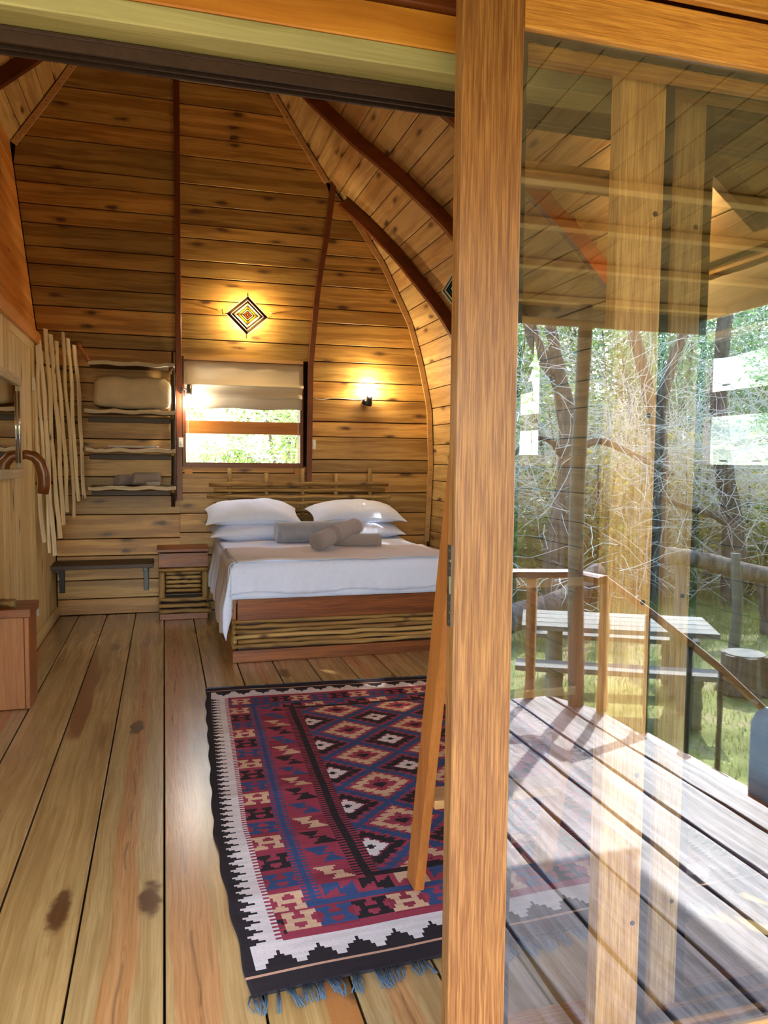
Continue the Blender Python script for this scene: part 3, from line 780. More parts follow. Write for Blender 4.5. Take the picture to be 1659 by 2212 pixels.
# ---- grey bolster
def roll(name, p0, p1, r, mat, label, cat, spiral=True, n=28, soft=.018, rim=None, stripes=None):
    p0, p1 = Vector(p0), Vector(p1); d = (p1 - p0); L = d.length; d.normalize()
    c = (p0 + p1) / 2; q = d.to_track_quat('X', 'Z').to_matrix()
    rs = []; prof = [(-L / 2, r * .55), (-L / 2 - .004, r * .72), (-L / 2, r * .88), (-L / 2 + soft, r)]
    k = 14
    mid = [(-L / 2 + soft + (L - 2 * soft) * i / k, r * (1 + .012 * sin(i * 1.7))) for i in range(1, k)]
    prof = prof + mid + [(-a, b) for a, b in reversed(prof)]
    for x, rr in prof:
        rs.append([q @ Vector((x, rr * cos(2 * pi * j / n), rr * sin(2 * pi * j / n) * .97)) for j in range(n)])
    m = MB().rings(rs, True, True)
    o = mesh_obj(name, m.v, m.f, mat, None, True); o.location = c
    tag(o, label, cat)
    if spiral:
        for sgn in (-1, 1):
            pts = []; rad = []
            for i in range(44):
                a = i * .42; rr = r * (.12 + .80 * i / 44)
                pts.append(q @ Vector((sgn * (L / 2 + .004), rr * cos(a), rr * sin(a) * .97))); rad.append(.0052)
            s = MB().tube(pts, rad, 5).build('rolled_edge', mat, None, True); s.parent = o
    if stripes:
        for x in stripes:
            pts = [q @ Vector((x, (r + .0015) * cos(2 * pi * j / 30), (r + .0015) * sin(2 * pi * j / 30) * .97)) for j in range(31)]
            s = MB().tube(pts, .0035, 5).build('woven_band', mat, None, True); s.parent = o
    return o
bo = roll('bolster', (.93, 5.13, ZT + .099), (1.62, 5.19, ZT + .099), .093, M_['velvet'], 'grey velvet bolster cushion lying before the pillows', 'cushion', False, soft=.03)
for sgn in (-1, 1):
    pts = [Vector((sgn * .345 - (0.0), 0, 0))]
    pp_ = [Vector((sgn * .343, .083 * cos(2 * pi * j / 24), .083 * sin(2 * pi * j / 24))) for j in range(25)]
    s = MB().tube(pp_, .006, 5).build('piping', M_['velvet'], None, True); s.parent = bo; s.rotation_euler = (0, 0, radians(5))
roll('rolled_towel', (1.14, 4.42, ZT + .085), (1.56, 4.82, ZT + .172), .072, M_['towel'], 'taupe rolled towel with ribbed band propped on another towel roll', 'towel', stripes=(-.10, -.085, -.07, -.055, -.04))
roll('rolled_towel', (1.36, 4.74, ZT + .066), (1.72, 4.62, ZT + .066), .056, M_['towel'], 'taupe rolled towel underneath, its end facing right', 'towel')
# ---- nightstand
ns = root('nightstand', (.16, 5.78, 0), 'small red-brown bedside stand with log front beside the bed', 'nightstand')
NX0, NX1, NY0, NY1 = -.055, .375, 5.60, 5.96
cbox('top', (NX0 - .015, NY0 - .03, .615), (NX1 + .012, NY1, .642), M_['redwood'], ns)
cbox('drawer_front', (NX0, NY0, .475), (NX1, NY0 + .02, .604), M_['redwood'], ns)
cbox('side_panel', (NX0, NY0 + .021, .02), (NX0 + .015, NY1, .613), M_['darkwood_z'], ns)
cbox('side_panel', (NX1 - .015, NY0 + .021, .02), (NX1, NY1, .613), M_['darkwood_z'], ns)
cbox('back_panel', (NX0 + .016, NY1 - .012, .02), (NX1 - .016, NY1, .612), M_['darkwood'], ns)
rod('frame_pole', (NX0, NY0 + .012, .452), (NX1, NY0 + .012, .452), .018, M_['pole'], ns, .002)
rod('frame_post', (NX0 + .028, NY0 + .014, .20), (NX0 + .028, NY0 + .014, .432), .028, M_['pole_z'], ns, .001)
rod('frame_post', (NX1 - .028, NY0 + .014, .20), (NX1 - .028, NY0 + .014, .432), .028, M_['pole_z'], ns, .001)
for z in (.41, .37, .33, .29, .25): rod('back_slat', (NX0 + .06, NY0 + .10, z), (NX1 - .06, NY0 + .10, z), .016, M_['pole'], ns, .002)
for z, dx in ((.182, 0), (.128, .005), (.078, .03)): rod('front_pole', (NX0, NY0 + .012, z), (NX1 + dx, NY0 + .012, z), .019, M_['pole'], ns, .003)
cbox('shelf', (NX0 + .016, NY0 + .04, .215), (NX1 - .016, NY1 - .013, .23), M_['darkwood'], ns)
cbox('plinth', (NX0 + .005, NY0 + .004, 0), (NX1 - .005, NY0 + .024, .055), M_['redwood'], ns)
df_ = [o for o in ns.children if o.name.startswith('drawer_front')][0]
for x in (NX0 + .02, NX1 - .02):
    for z in (.492, .588):
        s = MB().tube([(x, NY0 + .001, z), (x, NY0 - .0015, z)], .005, 8).build('screw_head', M_['black'], None); attach(s, df_)
# ---- wall bench
bn = root('wall_bench', (-.5, 5.8, .42), 'dark wooden bench shelf on brackets low on the back wall', 'bench')
cbox('seat', (-.955, 5.62, .475), (-.10, 5.79, .512), M_['darkwood'], bn)
cbox('seat', (-.955, 5.795, .477), (-.10, 5.985, .514), M_['darkwood'], bn)
for x in (-.90, -.17):
    b_ = cbox('bracket', (x - .022, 5.69, .435), (x + .022, 5.985, .474), M_['black'], bn)
    cbox('bracket_leg', (x - .022, 5.95, .22), (x + .022, 5.985, .434), M_['black'], b_)
# ---- shelves with driftwood edges
su = root('wall_shelves', (-.27, 5.8, 1.1), 'open wall shelves with pale driftwood edges left of the window', 'shelf')
def edge_strip(name, x0, x1, y, z, h, mat, parent, rng):
    m = MB(); n = 18; rs = []; a = rng.uniform(0, 6)
    for i in range(n + 1):
        x = x0 + (x1 - x0) * i / n; dz = .006 * sin(i * .9 + a) + rng.uniform(-.002, .002); hh = h * (1 + rng.uniform(-.12, .12))
        rs.append([(x, y, z + dz), (x, y - .016, z + dz + .003), (x, y - .016, z + dz + hh - .003), (x, y, z + dz + hh)])
    m.rings(rs, True, True); c = Vector(((x0 + x1) / 2, y, z))
    o = mesh_obj(name, [v - c for v in m.v], m.f, mat); o.location = c
    o.parent = parent; o.matrix_parent_inverse = Matrix.Translation(-parent.location); return o
for z, xl in ((2.285, -.62), (1.872, -.655), (1.535, -.65), (1.205, -.635)):
    cbox('shelf_board', (xl, 5.617, z - .03), (.10, 5.97, z - .004), M_['darkwood'], su)
    edge_strip('edge_strip', xl, .10, 5.616, z - .036, .036, M_['stick_x'], su, R)
    if z < 2.2: cbox('rear_cleat', (xl, 5.96, z - .10), (.06, 5.985, z - .05), M_['darkwood'], su)
rod('side_pole', (.088, 5.63, 1.07), (.085, 5.63, 2.40), .014, M_['darkwood_z'], su, .004)
rod('side_pole', (.08, 5.95, 1.0), (.08, 5.95, 2.30), .018, M_['darkwood_z'], su, .004)
for z in (2.25, 1.835, 1.50, 1.17): rod('end_bearer', (.075, 5.60, z - .015), (.075, 5.97, z - .015), .014, M_['pole'], su, .002)
ob = rod('brace_piece', (-.70, 5.60, 2.42), (-.615, 5.61, 2.275), .016, M_['ladder'], su, .002)
# ---- screen of upright sticks
ss = root('stick_screen', (-.8, 5.25, 1.3), 'screen of upright driftwood sticks hanging at the left end of the shelves', 'screen')
sticks = [(.00, 2.27, .79, .034), (.12, 2.31, .70, .026), (.205, 2.36, .67, .036), (.33, 2.46, .80, .036), (.455, 2.43, .90, .038), (.57, 2.39, 1.00, .036), (.715, 2.48, .95, .030), (.83, 2.44, 1.08, .034), (.99, 2.40, 1.10, .040)]
SA, SB = Vector((-.935, 4.93, 0)), Vector((-.675, 5.585, 0))
for t, zt, zb, wd in sticks:
    c = SA.lerp(SB, t); n = 12; rs = []; a = R.uniform(0, 6); a2 = R.uniform(0, 6)
    rg = random.Random(int(t * 1000))
    dirx = (SB - SA).normalized(); nrm = Vector((dirx.y, -dirx.x, 0))
    zc = (zt + zb) / 2
    for i in range(n + 1):
        z = zb + (zt - zb) * i / n
        off = .011 * sin(z * 5 + a) + .008 * sin(z * 11 + a2); hw = wd * .5 * (1 + rg.uniform(-.16, .16)) * 1.55
        lean = -.045 * (z - 1.5)
        p = dirx * off + Vector((lean, 0, z - zc)); th_ = .006
        rs.append([p - dirx * hw * .8 + nrm * th_, p + dirx * hw * .8 + nrm * th_, p + dirx * hw, p + dirx * hw * .8 - nrm * th_, p - dirx * hw * .8 - nrm * th_, p - dirx * hw])
    m = MB().rings(rs, True, True); o = mesh_obj('stick', m.v, m.f, M_['stick'])
    o.location = c + Vector((0, 0, zc)); o.parent = ss; o.matrix_parent_inverse = Matrix.Translation(-ss.location)
for z in (2.18, 1.75, 1.25):
    a = SA + Vector((.028, .03, z)); b = SB + Vector((.02, .0, z)); lean = -.045 * (z - 1.5)
    nr_ = (SB - SA).normalized(); nr_ = Vector((nr_.y, -nr_.x, 0)) * -.03
    rod('cross_rail', a * 1 + Vector((lean, 0, 0)) + nr_ - Vector((.028, .03, 0)), b + Vector((lean - .02, 0, 0)) + nr_, .012, M_['darkwood'], ss, .001)
# ---- things on the shelves
def soft_box(name, c, dims, mat, label, cat, group=None, pw=4, nz=.01, seed=0, parent=None):
    n = 20; V = []; F = []; rg = random.Random(seed); ph = [rg.uniform(0, 6) for _ in range(6)]
    for j in range(n + 1):
        v = -pi / 2 + pi * j / n
        for i in range(2 * n):
            u = 2 * pi * i / (2 * n)
            d = Vector((cos(v) * cos(u), cos(v) * sin(u), sin(v)))
            k = (abs(d.x) ** pw + abs(d.y) ** pw + abs(d.z) ** pw) ** (-1 / pw)
            p = Vector((d.x * k * dims[0] / 2, d.y * k * dims[1] / 2, d.z * k * dims[2] / 2))
            b = nz * (sin(p.x * 17 + ph[0]) * sin(p.z * 15 + ph[1]) + .6 * sin(p.x * 31 + p.z * 22 + ph[2]))
            p += d * b
            if p.z < -dims[2] / 2 + .004: p.z = -dims[2] / 2 + .0
            V.append(p)
    for j in range(n):
        for i in range(2 * n):
            a = j * 2 * n + i; b = j * 2 * n + (i + 1) % (2 * n); F.append((a, b, b + 2 * n, a + 2 * n))
    o = mesh_obj(name, V, F, mat, parent, True); o.location = c
    if label: tag(o, label, cat, group)
    return o
dv = soft_box('folded_duvet', (-.262, 5.80, 1.872 + .152), (.66, .34, .285), M_['duvet'], 'puffy beige duvet folded on the second shelf from the top', 'duvet', pw=5, nz=.008, seed=3)
pts = [(.40 * .8 - .10 + (-.28 + .1) * 0 + x, -.172 + .01 * sin(x * 9), .02 - .10 * (x + .2) ** 2 * 3) for x in [i * .05 - .1 for i in range(5)]]
o = MB().tube([(x, -.166, .085 - .5 * max(0, x - .12) ** 2 * 8) for x in [.02 + .03 * i for i in range(9)]], .004, 5).build('hem', M_['duvet'], None, True); o.parent = dv
for k, (x0, x1, z, mt, lb) in enumerate(((-.45, -.04, 1.535, 'paper_red', 'thin magazine with a dark red cover at the bottom of the shelf pile'), (-.47, -.06, 1.543, 'paper', 'thin pale magazine in the middle of the shelf pile'), (-.46, -.05, 1.551, 'paper', 'thin pale magazine on top of the shelf pile'))):
    o = cbox('magazine', (x0, 5.66, z), (x1, 5.94, z + .007), M_[mt], None, .001)
    o.rotation_euler.z = radians((-2, 3, -4)[k]); tag(o, lb, 'magazine', 'magazines on the third shelf')
    p = MB().box((-.203, -.138, -.0022), (.204, .137, .0022)).build('pages', M_['white_plastic'], None); p.parent = o
roll('rolled_towel', (-.40, 5.72, 1.205 + .05), (-.30, 5.86, 1.205 + .05), .048, M_['towel'], 'left grey-brown rolled towel on the lowest shelf', 'towel')
roll('rolled_towel', (-.265, 5.76, 1.205 + .06), (-.045, 5.80, 1.205 + .06), .058, M_['towel'], 'larger middle rolled towel on the lowest shelf', 'towel')
fc = soft_box('folded_cloth', (-.10, 5.675, 1.205 + .02), (.13, .09, .042), M_['towel_grey'], 'small pale folded cloth at the right of the rolled towels', 'cloth', pw=4, nz=.002, seed=5)
# ---- god's eye lamp
gl = root('woven_lamp', (.755, 5.99, 2.79), "diamond woven yarn wall lamp in striped colours glowing above the window", 'lamp')
def gods_eye(parent, centre, wd, hd, ydir, cols, tilt=0):
    """concentric yarn diamonds; centre on the front"""
    c = Vector(centre); n = len(cols)
    cor = [Vector((0, 0, hd)), Vector((wd, 0, .0)), Vector((-.00, 0, -hd)), Vector((-wd, 0, .0))]
    rot = ydir
    for k, cn in enumerate(cols):
        a = 1 - k / n; b = 1 - (k + .92) / n
        m = MB()
        for q in range(4):
            p0, p1 = cor[q], cor[(q + 1) % 4]
            cf = .012 * a
            V = [p0 * a, p1 * a, p1 * b, p0 * b]
            yy = [-.03 * (1 - a), -.03 * (1 - a), -.03 * (1 - b), -.03 * (1 - b)]
            f = [rot @ Vector((v.x, y, v.z)) + c for v, y in zip(V, yy)]
            g = [rot @ Vector((v.x, y + .004, v.z)) + c for v, y in zip(V, yy)]
            m.add(f + g, BOXF)
        m.build('yarn_band', YARN[cn], parent)
    for (dx, dz) in ((1, 0), (0, 1)):
        p = [rot @ Vector((t * dx * wd * 1.02, .006, t * dz * hd * 1.14)) + c for t in (-1, 1)]
        MB().tube(p, .006, 6).build('stick', M_['trim'], parent)
cols = ['white', 'charcoal', 'maroon', 'green', 'white', 'navy', 'plum', 'white', 'white', 'teal', 'orange', 'yellow', 'navy', 'white', 'plum', 'orange', 'maroon', 'white']
gods_eye(gl, (.76, 5.87, 2.79), .20, .185, Matrix.Rotation(radians(2), 3, 'Y'), cols)
for sx in (-1, 1):
    MB().tube([(.76 + sx * .205, 5.872, 2.79), (.76 + sx * .225, 5.872, 2.79), (.76 + sx * .228, 5.872, 2.835), (.76 + sx * .228, 5.99, 2.84)], .0045, 6).build('hanger', M_['trim'], gl)
MB().tube([(.755, 5.995, 2.79), (.755, 5.955, 2.79)], [.035, .03], 14).build('holder', M_['black'], gl)
def bulb(name, c, r, mat, parent):
    o = soft_box(name, (0, 0, 0), (2 * r, 2 * r, 2 * r), mat, None, None, pw=2, nz=0); o.location = c
    if parent: o.parent = parent; o.matrix_parent_inverse = Matrix.Translation(-parent.location) if parent.type == 'EMPTY' else Matrix.Identity(4)
    return o
M_['bulb_warm'] = emit('warm_bulb', (1, .62, .2), 14)
bulb('bulb', (.755, 5.952, 2.79), .014, M_['bulb_warm'], gl)
def point(name, loc, en, col, r=.03, parent=None):
    d = bpy.data.lights.new(name, 'POINT'); d.energy = en; d.color = col; d.shadow_soft_size = r
    o = bpy.data.objects.new(name, d); o.location = loc; COL.objects.link(o); return o
point('woven_lamp_light', (.755, 5.915, 2.79), 10, (1, .72, .36), .015)
# second god's eye on the vault, half behind the door
g2 = root('woven_diamond', (2.27, 4.36, 2.83), 'teal and white woven diamond on the right vault beside the door stile', 'wall decoration')
gods_eye(g2, (2.27, 4.36, 2.83), .17, .19, Matrix.Rotation(radians(-60), 3, 'Z'), ['white', 'teal', 'white', 'charcoal', 'teal', 'navy', 'white', 'green', 'orange'])
g3 = root('woven_lamp', (2.30, 1.88, 2.76), 'woven yarn wall lamp on the right vault, glowing behind the middle door stile', 'lamp')
gods_eye(g3, (2.25, 1.88, 2.74), .17, .18, Matrix.Rotation(radians(-80), 3, 'Z'), ['white', 'navy', 'white', 'maroon', 'orange', 'yellow', 'white', 'plum', 'white'])
MB().tube([(2.435, 1.88, 2.78), (2.36, 1.88, 2.76)], [.035, .03], 12).build('holder', M_['black'], g3)
bulb('bulb', (2.345, 1.88, 2.757), .016, M_['bulb_warm'], g3)
point('woven_lamp_light', (2.315, 1.88, 2.752), 12, (1, .6, .24), .015)
# ---- wall sconce
sc_ = root('wall_sconce', (1.95, 5.995, 2.02), 'black spot lamp on the right of the back wall, lit upward', 'lamp')
MB().tube([(1.935, 5.999, 2.03), (1.935, 5.975, 2.03)], .03, 16).build('wall_plate', M_['black'], sc_, True)
MB().tube([(1.935, 5.98, 2.03), (1.945, 5.93, 2.025)], .008, 8).build('arm', M_['chrome'], sc_, True)
MB().tube([(1.955, 5.925, 1.985), (1.957, 5.925, 2.0), (1.962, 5.925, 2.085)], [.024, .031, .030], 16).build('barrel', M_['black'], sc_, True)
MB().tube([(1.962, 5.925, 2.086), (1.966, 5.925, 2.118), (1.968, 5.925, 2.132)], [.026, .044, .046], 18).build('bulb', M_['bulb'], sc_, True)
point('sconce_light', (1.975, 5.90, 2.19), 8, (1, .80, .45), .03)
cd = MB().tube([(1.40 + .5 * t / 10, 5.992, 2.055 - .012 * sin(t * .9) * (1 if t < 5 else .3)) for t in range(11)], .0035, 5).build('lamp_cord', M_['white_plastic'], None, True)
tag(cd, 'thin white cable running along the wall to the sconce', 'cable')
# ---- spot by the window
sp = root('spot_lamp', (.17, 5.95, 2.09), 'small chrome spot lamp fixed left of the window, lit', 'lamp')
cbox('mount', (.150, 5.90, 2.05), (.170, 5.95, 2.11), M_['black'], sp, .002)
MB().tube([(.165, 5.91, 2.085), (.215, 5.87, 2.09)], .008, 8).build('arm', M_['chrome'], sp, True)
MB().tube([(.232, 5.87, 2.13), (.228, 5.87, 2.055), (.226, 5.87, 2.04)], [.022, .026, .030], 14).build('barrel', M_['steel'], sp, True)
bulb('bulb', (.224, 5.87, 2.025), .026, M_['bulb2'], sp)
point('spot_light', (.228, 5.84, 1.97), 3.5, (1, .9, .75), .03)
# ---- roman blinds
def blind(mk, width, drop, label, g):
    """mk(u, v, w): w toward the room"""
    r = root('roman_blind', mk(width / 2, 0, 0), label, 'blind', None)
    prof = [(0, .0), (.03, .012), (.10, .016), (.19, .020), (.225, .045), (.235, .050), (.232, .020), (.24, .016), (.30, .035), (.335, .05), (.342, .045), (.335, .018), (.36, .016), (drop, .014)]
    V = []; n = 24
    for v, w_ in prof:
        for i in range(n + 1):
            u = width * i / n; V.append(mk(u + (0 if v < .3 else .012 * (1 - 2 * i / n)), -v - .006 * sin(i * .5) * (v > .3), w_ + .002 * sin(i * .8 + v * 9)))
    F = [(j * (n + 1) + i, j * (n + 1) + i + 1, (j + 1) * (n + 1) + i + 1, (j + 1) * (n + 1) + i) for j in range(len(prof) - 1) for i in range(n)]
    o = mesh_obj('fabric', V, F, M_['blind'], r, True); s = o.modifiers.new('s', 'SOLIDIFY'); s.thickness = .002
    pts = [mk(u, v, w_) for w_ in (.0, .025) for u, v in ((0, 0), (width, 0), (width, .03), (0, .03))]
    mesh_obj('head_batten', pts, BOXF, M_['trim'], r)
    for u in (.035, width - .045):
        c = MB().tube([mk(u, -.02, -.004), mk(u, -1.02, .004)], .0025, 5).build('cord', M_['white_plastic'], r)
        pts = [mk(u + du, v, w_) for w_ in (-.01, .02) for du, v in ((-.035, -1.065), (.035, -1.065), (.035, -1.02), (-.035, -1.02))]
        mesh_obj('cord_weight', pts, BOXF, M_['header_board'], r)
    return r
blind(lambda u, v, w_: (.185 + u, YB - .012 - w_, 2.372 + v), 1.12, .445, 'cream roman blind half lowered over the back window', 0)
blind(lambda u, v, w_: (2.60 - w_, 3.63 + u, 2.372 + v), .96, .41, 'cream roman blind on the right wall window nearer the bed, behind the glass', 0)
blind(lambda u, v, w_: (2.60 - w_, 1.01 + u, 2.372 + v), .90, .41, 'cream roman blind on the right wall window nearer the doors, behind the glass', 0)
# ---- switches
for (x, z, lb) in ((.152, 1.60, 'white switch on the red-brown batten left of the window'), (1.415, 1.60, 'white switch on the wall right of the window')):
    r = root('light_switch', (x, 5.99, z), lb, 'switch')
    y1 = 5.945 if x < 1 else 5.998
    cbox('plate', (x - .02, y1 - .012, z - .045), (x + .022, y1, z + .045), M_['white_plastic'], r, .003)
    cbox('rocker', (x - .008, y1 - .017, z - .015), (x + .010, y1 - .0125, z + .015), M_['white_plastic'], r, .002)
# ---- mirror on the partition
mi = root('wall_mirror', tuple(pp(3.85, 1.65, .02)), 'mirror in a whitewashed stick frame on the left wall', 'mirror')
def ppbox(name, y0, y1, z0, z1, o0, o1, mat, parent):
    pts = [pp(y, z, o) for o in (o0, o1) for y, z in ((y0, z0), (y0, z1), (y1, z1), (y1, z0))]
    return mesh_obj(name, pts, BOXF, mat, parent)
MY0, MY1, MZ0, MZ1 = 3.30, 4.10, 1.32, 1.97
ppbox('glass', MY0 + .03, MY1 - .02, MZ0 + .04, MZ1 - .04, .022, .028, M_['mirror'], mi)
ppbox('backboard', MY0 + .02, MY1 - .01, MZ0 + .02, MZ1 - .02, .004, .021, M_['darkwood'], mi)
for z in (MZ0 + .025, MZ1 - .025): board('frame_stick', MY1 - MY0, .055, .024, M_['stick_x'], frame(pp((MY0 + MY1) / 2, z, .022), (0, 1, 0), PN), mi, wav=.003)
for y in (MY0 + .02, MY1 - .012): board('frame_stick', MZ1 - MZ0 - .11, .03, .022, M_['stick_x'], frame(pp(y, (MZ0 + MZ1) / 2, .022), PU, PN), mi, wav=.002)
MB().tube([pp(MY1 - .06, MZ0 + .09, .038), pp(MY1 - .06, MZ1 - .09, .038)], .006, 8).build('chrome_rod', M_['chrome'], mi, True)
# ---- varnished root hook on the door
hk = root('root_hook', tuple(pp(4.25, 1.45, 0)), 'varnished brown root bent into a hook on the left door, by the mirror', 'hook')
P_ = [(.0, 1.455), (.05, 1.468), (.10, 1.455), (.14, 1.41), (.158, 1.34), (.160, 1.27), (.150, 1.20)]
m = MB(); rs = []
for i, (o, z) in enumerate(P_):
    a = P_[max(0, i - 1)]; b = P_[min(len(P_) - 1, i + 1)]; d = Vector((b[0] - a[0], b[1] - a[1])).normalized(); nn = Vector((-d.y, d.x)); wd = (.028, .032, .036, .040, .041, .040, .036)[i]
    c = []
    for k in range(10):
        t = 2 * pi * k / 10; u = cos(t) * wd; v = sin(t) * .03
        c.append(pp(4.20 + v, z + nn.y * u, o + nn.x * u))
    rs.append(c)
MB().rings(rs, True, True).build('bent_root', M_['hook'], hk, True)
# ---- red-brown box seat at lower left
rb = root('box_seat', (-.84, 3.28, 0), 'red-brown wooden box seat with plank top at the lower left', 'stool')
cbox('side_board', (-.938, 3.245, .002), (-.782, 3.275, .535), M_['redwood_z'], rb)
cbox('end_board', (-.781, 3.25, .0), (-.755, 3.52, .535), M_['redwood_z'], rb)
cbox('side_board', (-.938, 3.495, .002), (-.782, 3.52, .535), M_['redwood_z'], rb)
eb_ = [o for o in rb.children if o.name.startswith('end_board')][0]
for z in (.06, .2, .34, .48):
    s = MB().tube([(-.7555, 3.27, z), (-.7535, 3.27, z)], .005, 8).build('screw_head', M_['steel'], None); attach(s, eb_)
for i in range(2): cbox('top_plank', (-.945, 3.225 + i * .158, .536), (-.74, 3.38 + i * .158, .585), M_['redwood'], rb)
cl = rod('cut_log', (-.935, 3.33, .612), (-.835, 3.30, .612), .024, M_['pole'], None, .001)
tag(cl, 'short cut piece of pole lying on the box seat', 'log')
e_ = MB().tube([(.052, -.016, 0), (.054, -.016, 0)], .022, 9).build('cut_face', M_['chrome'], None); e_.data.materials[0] = M_['grey_table']; e_.parent = cl
# ---- ladder leaning toward the header
ld = root('ladder', (1.07, .9, 0), 'wooden ladder with flat treads standing on the rug behind the door stile', 'ladder')
LT = -.2405     # dy per dz
def lad(z, dy=0): return .905 + LT * z + dy
TOP = 2.62
for x in (.81, 1.29):
    hw, hd = .016, .045
    pts = []
    for z in (0.012, TOP):
        y = lad(z); pts += [(x - hw, y - hd, z), (x + hw, y - hd, z), (x + hw, y + hd, z), (x - hw, y + hd, z)]
    mesh_obj('rail', pts, BOXF, M_['ladder'], ld)
for z in (.36, .73, 1.10, 1.47, 1.84, 2.21):
    cbox('tread', (.827, lad(z) - .055, z - .03), (1.273, lad(z) + .05, z), M_['ladder_x'], ld)
# ================================================================== RUG
rug_w, rug_l = 184, 287
def hour(a, b):
    if abs(b) <= 1.0 and abs(a) < 3: return True
    c = abs(a) - 3.3
    return abs(b) <= 5 and abs(c) <= .8 + int(abs(b) / 1.5) * .75
def ess(a, b):
    if abs(b) > 5.2: return False
    if b > .6: return abs(a + 2.2) <= .6 + int(b) * .8
    if b < -.6: return abs(a - 2.2) <= .6 + int(-b) * .8
    return abs(a) <= 3.4
CYC = ['tan', 'blue', 'black']
def rug_cell(u, v):
    um = min(u, rug_w - 1 - u); vm = min(v, rug_l - 1 - v)
    if vm < 7: return 'black'
    if vm < 8: return 'tan2'
    if um < 3: return 'black'
    if vm < 21:
        st = abs(((u + 2) % 12) - 6)
        return 'black' if vm < 10 + int(st / 1.5) * 1.6 else 'white'
    if um < 11:
        k = v % 5
        return 'black' if um < (3, 5, 7.5, 6, 4)[k] else 'white'
    if um < 13: return 'white' if v % 2 else 'red'
    if vm < 24: return 'red'
    if vm < 36 and um > 14:
        j = (u - 14) // 12; a = vm - 29.6; b = ((u - 14) % 12) - 5.5
        j2 = CYC[int(j) % 3]
        return j2 if hour(b, a) else ('red2' if int(j) % 2 else 'red')
    if um < 25 - 1:
        j = int((v - 34) // 13.3); b = (v - 34) - j * 13.3 - 6.2
        if hour(um - 18.4, b): return CYC[(j + 0) % 3]
        return 'red2' if (v // 9) % 3 == 0 else 'red'
    if um >= 24 and vm >= 36:
        if um < 27.5 or vm < 38.5:
            if um < 25.5 and vm > 38: return 'blue' if v % 2 else 'red'
            return 'blue'
        if um < 29.5: return 'blue' if v % 2 else 'red'
        if vm < 47:
            j = int((u - 30) // 13); b = (u - 30) % 13 - 6
            return CYC[(j + 1) % 3] if ess(vm - 43, b) else 'red'
        if um < 44:
            j = int((v - 34) // 13.3); b = (v - 34) - j * 13.3 - 6.2
            return CYC[(j + 2) % 3] if ess(um - 37, b) else ('red2' if (v // 11) % 4 == 0 else 'red')
        if um < 46.5: return 'black' if (v % 2 and vm > 47) else 'red'
        if um < 50 or (vm < 50 and um > 47): return 'black'
        if um < 52.5: return 'black' if v % 2 else 'red'
        du = (u - 91.5) / 18.5; dv = (v - 103) / 18.0
        P, Q = (du + dv) / 2, (du - dv) / 2
        rp, rq = round(P), round(Q); fp, fq = P - rp, Q - rq
        m_ = 2 * max(abs(fp), abs(fq)) + (.09 if v % 3 == 0 else 0) * (1 if abs(fp - fq) > .1 else 0)
        even = (rp + rq) % 2 == 0
        if m_ > .88: return 'blue'
        if m_ > .74: return 'red'
        if even:
            if m_ > .46: return 'black'
            if m_ > .40: return 'red2'
            return 'white' if m_ > .12 else 'black'
        if m_ > .44: return 'tan'
        if m_ > .2: return 'red'
        return 'black'
    return 'red'
RUGC = dict(red='9a3c4c', red2='8a3442', black='2e2729', white='d8ccc6', blue='3a4d74', tan='cfa987', tan2='c4977c')
RK = list(RUGC)
rug = root('kilim_rug', (1.1, 1.9, 0), 'red kilim rug with blue, black and cream geometric pattern on the plank floor', 'rug')
def rug_pt(u, v):
    """u,v in cells"""
    t = v / rug_l; s = u * .01
    x0 = interp([(0, .212), (.18, .186), (.335, .172), (.6, .198), (.88, .222), (1, .242)], t)
    y = (.50 + .05 * s) * (1 - t) + (3.375 - .045 * s) * t
    z = .006 + .0045 * max(0, sin(y * 5.3 + s * .7 + .8)) ** 6 + .005 * max(0, sin(y * 8.1 - s * .5)) ** 10 + .0012 * sin(s * 13 + y * 9)
    x = x0 + s - .004 * sin(y * 23) * (1 if u < 3 else 0)
    return (x, y, z)
V = [rug_pt(u, v) for v in range(rug_l + 1) for u in range(rug_w + 1)]
F = [(v * (rug_w + 1) + u, v * (rug_w + 1) + u + 1, (v + 1) * (rug_w + 1) + u + 1, (v + 1) * (rug_w + 1) + u) for v in range(rug_l) for u in range(rug_w)]
me = bpy.data.meshes.new('woven_field'); me.from_pydata(V, [], F)
for k in RK:
    b = NB('wool_' + k); tc = b.n('ShaderNodeTexCoord')
    wv = b.noise(b.mapv(tc.outputs['Object'], (120, 420, 1)), 1.0, 2)
    big = b.noise(b.mapv(tc.outputs['Object'], (5, 40, 1)), 1.0, 3)
    c = b.mix(.35, H(RUGC[k]), b.ramp(wv, [(.3, .5), (.7, 1.4)]), 'MULTIPLY')
    c = b.mix(.4, c, b.ramp(big, [(.3, .7), (.7, 1.3)]), 'MULTIPLY')
    me.materials.append(b.bsdf(c, .95, .15, bump=wv, bs=.5, bd=.002))
me.polygons.foreach_set('material_index', [RK.index(rug_cell(u, v)) for v in range(rug_l) for u in range(rug_w)])
me.polygons.foreach_set('use_smooth', [True] * len(F)); me.update()
wf_ = bpy.data.objects.new('woven_field', me); COL.objects.link(wf_); attach(wf_, rug)
sm = wf_.modifiers.new('s', 'SOLIDIFY'); sm.thickness = .005; sm.offset = -1
m = MB(); rf = random.Random(3)
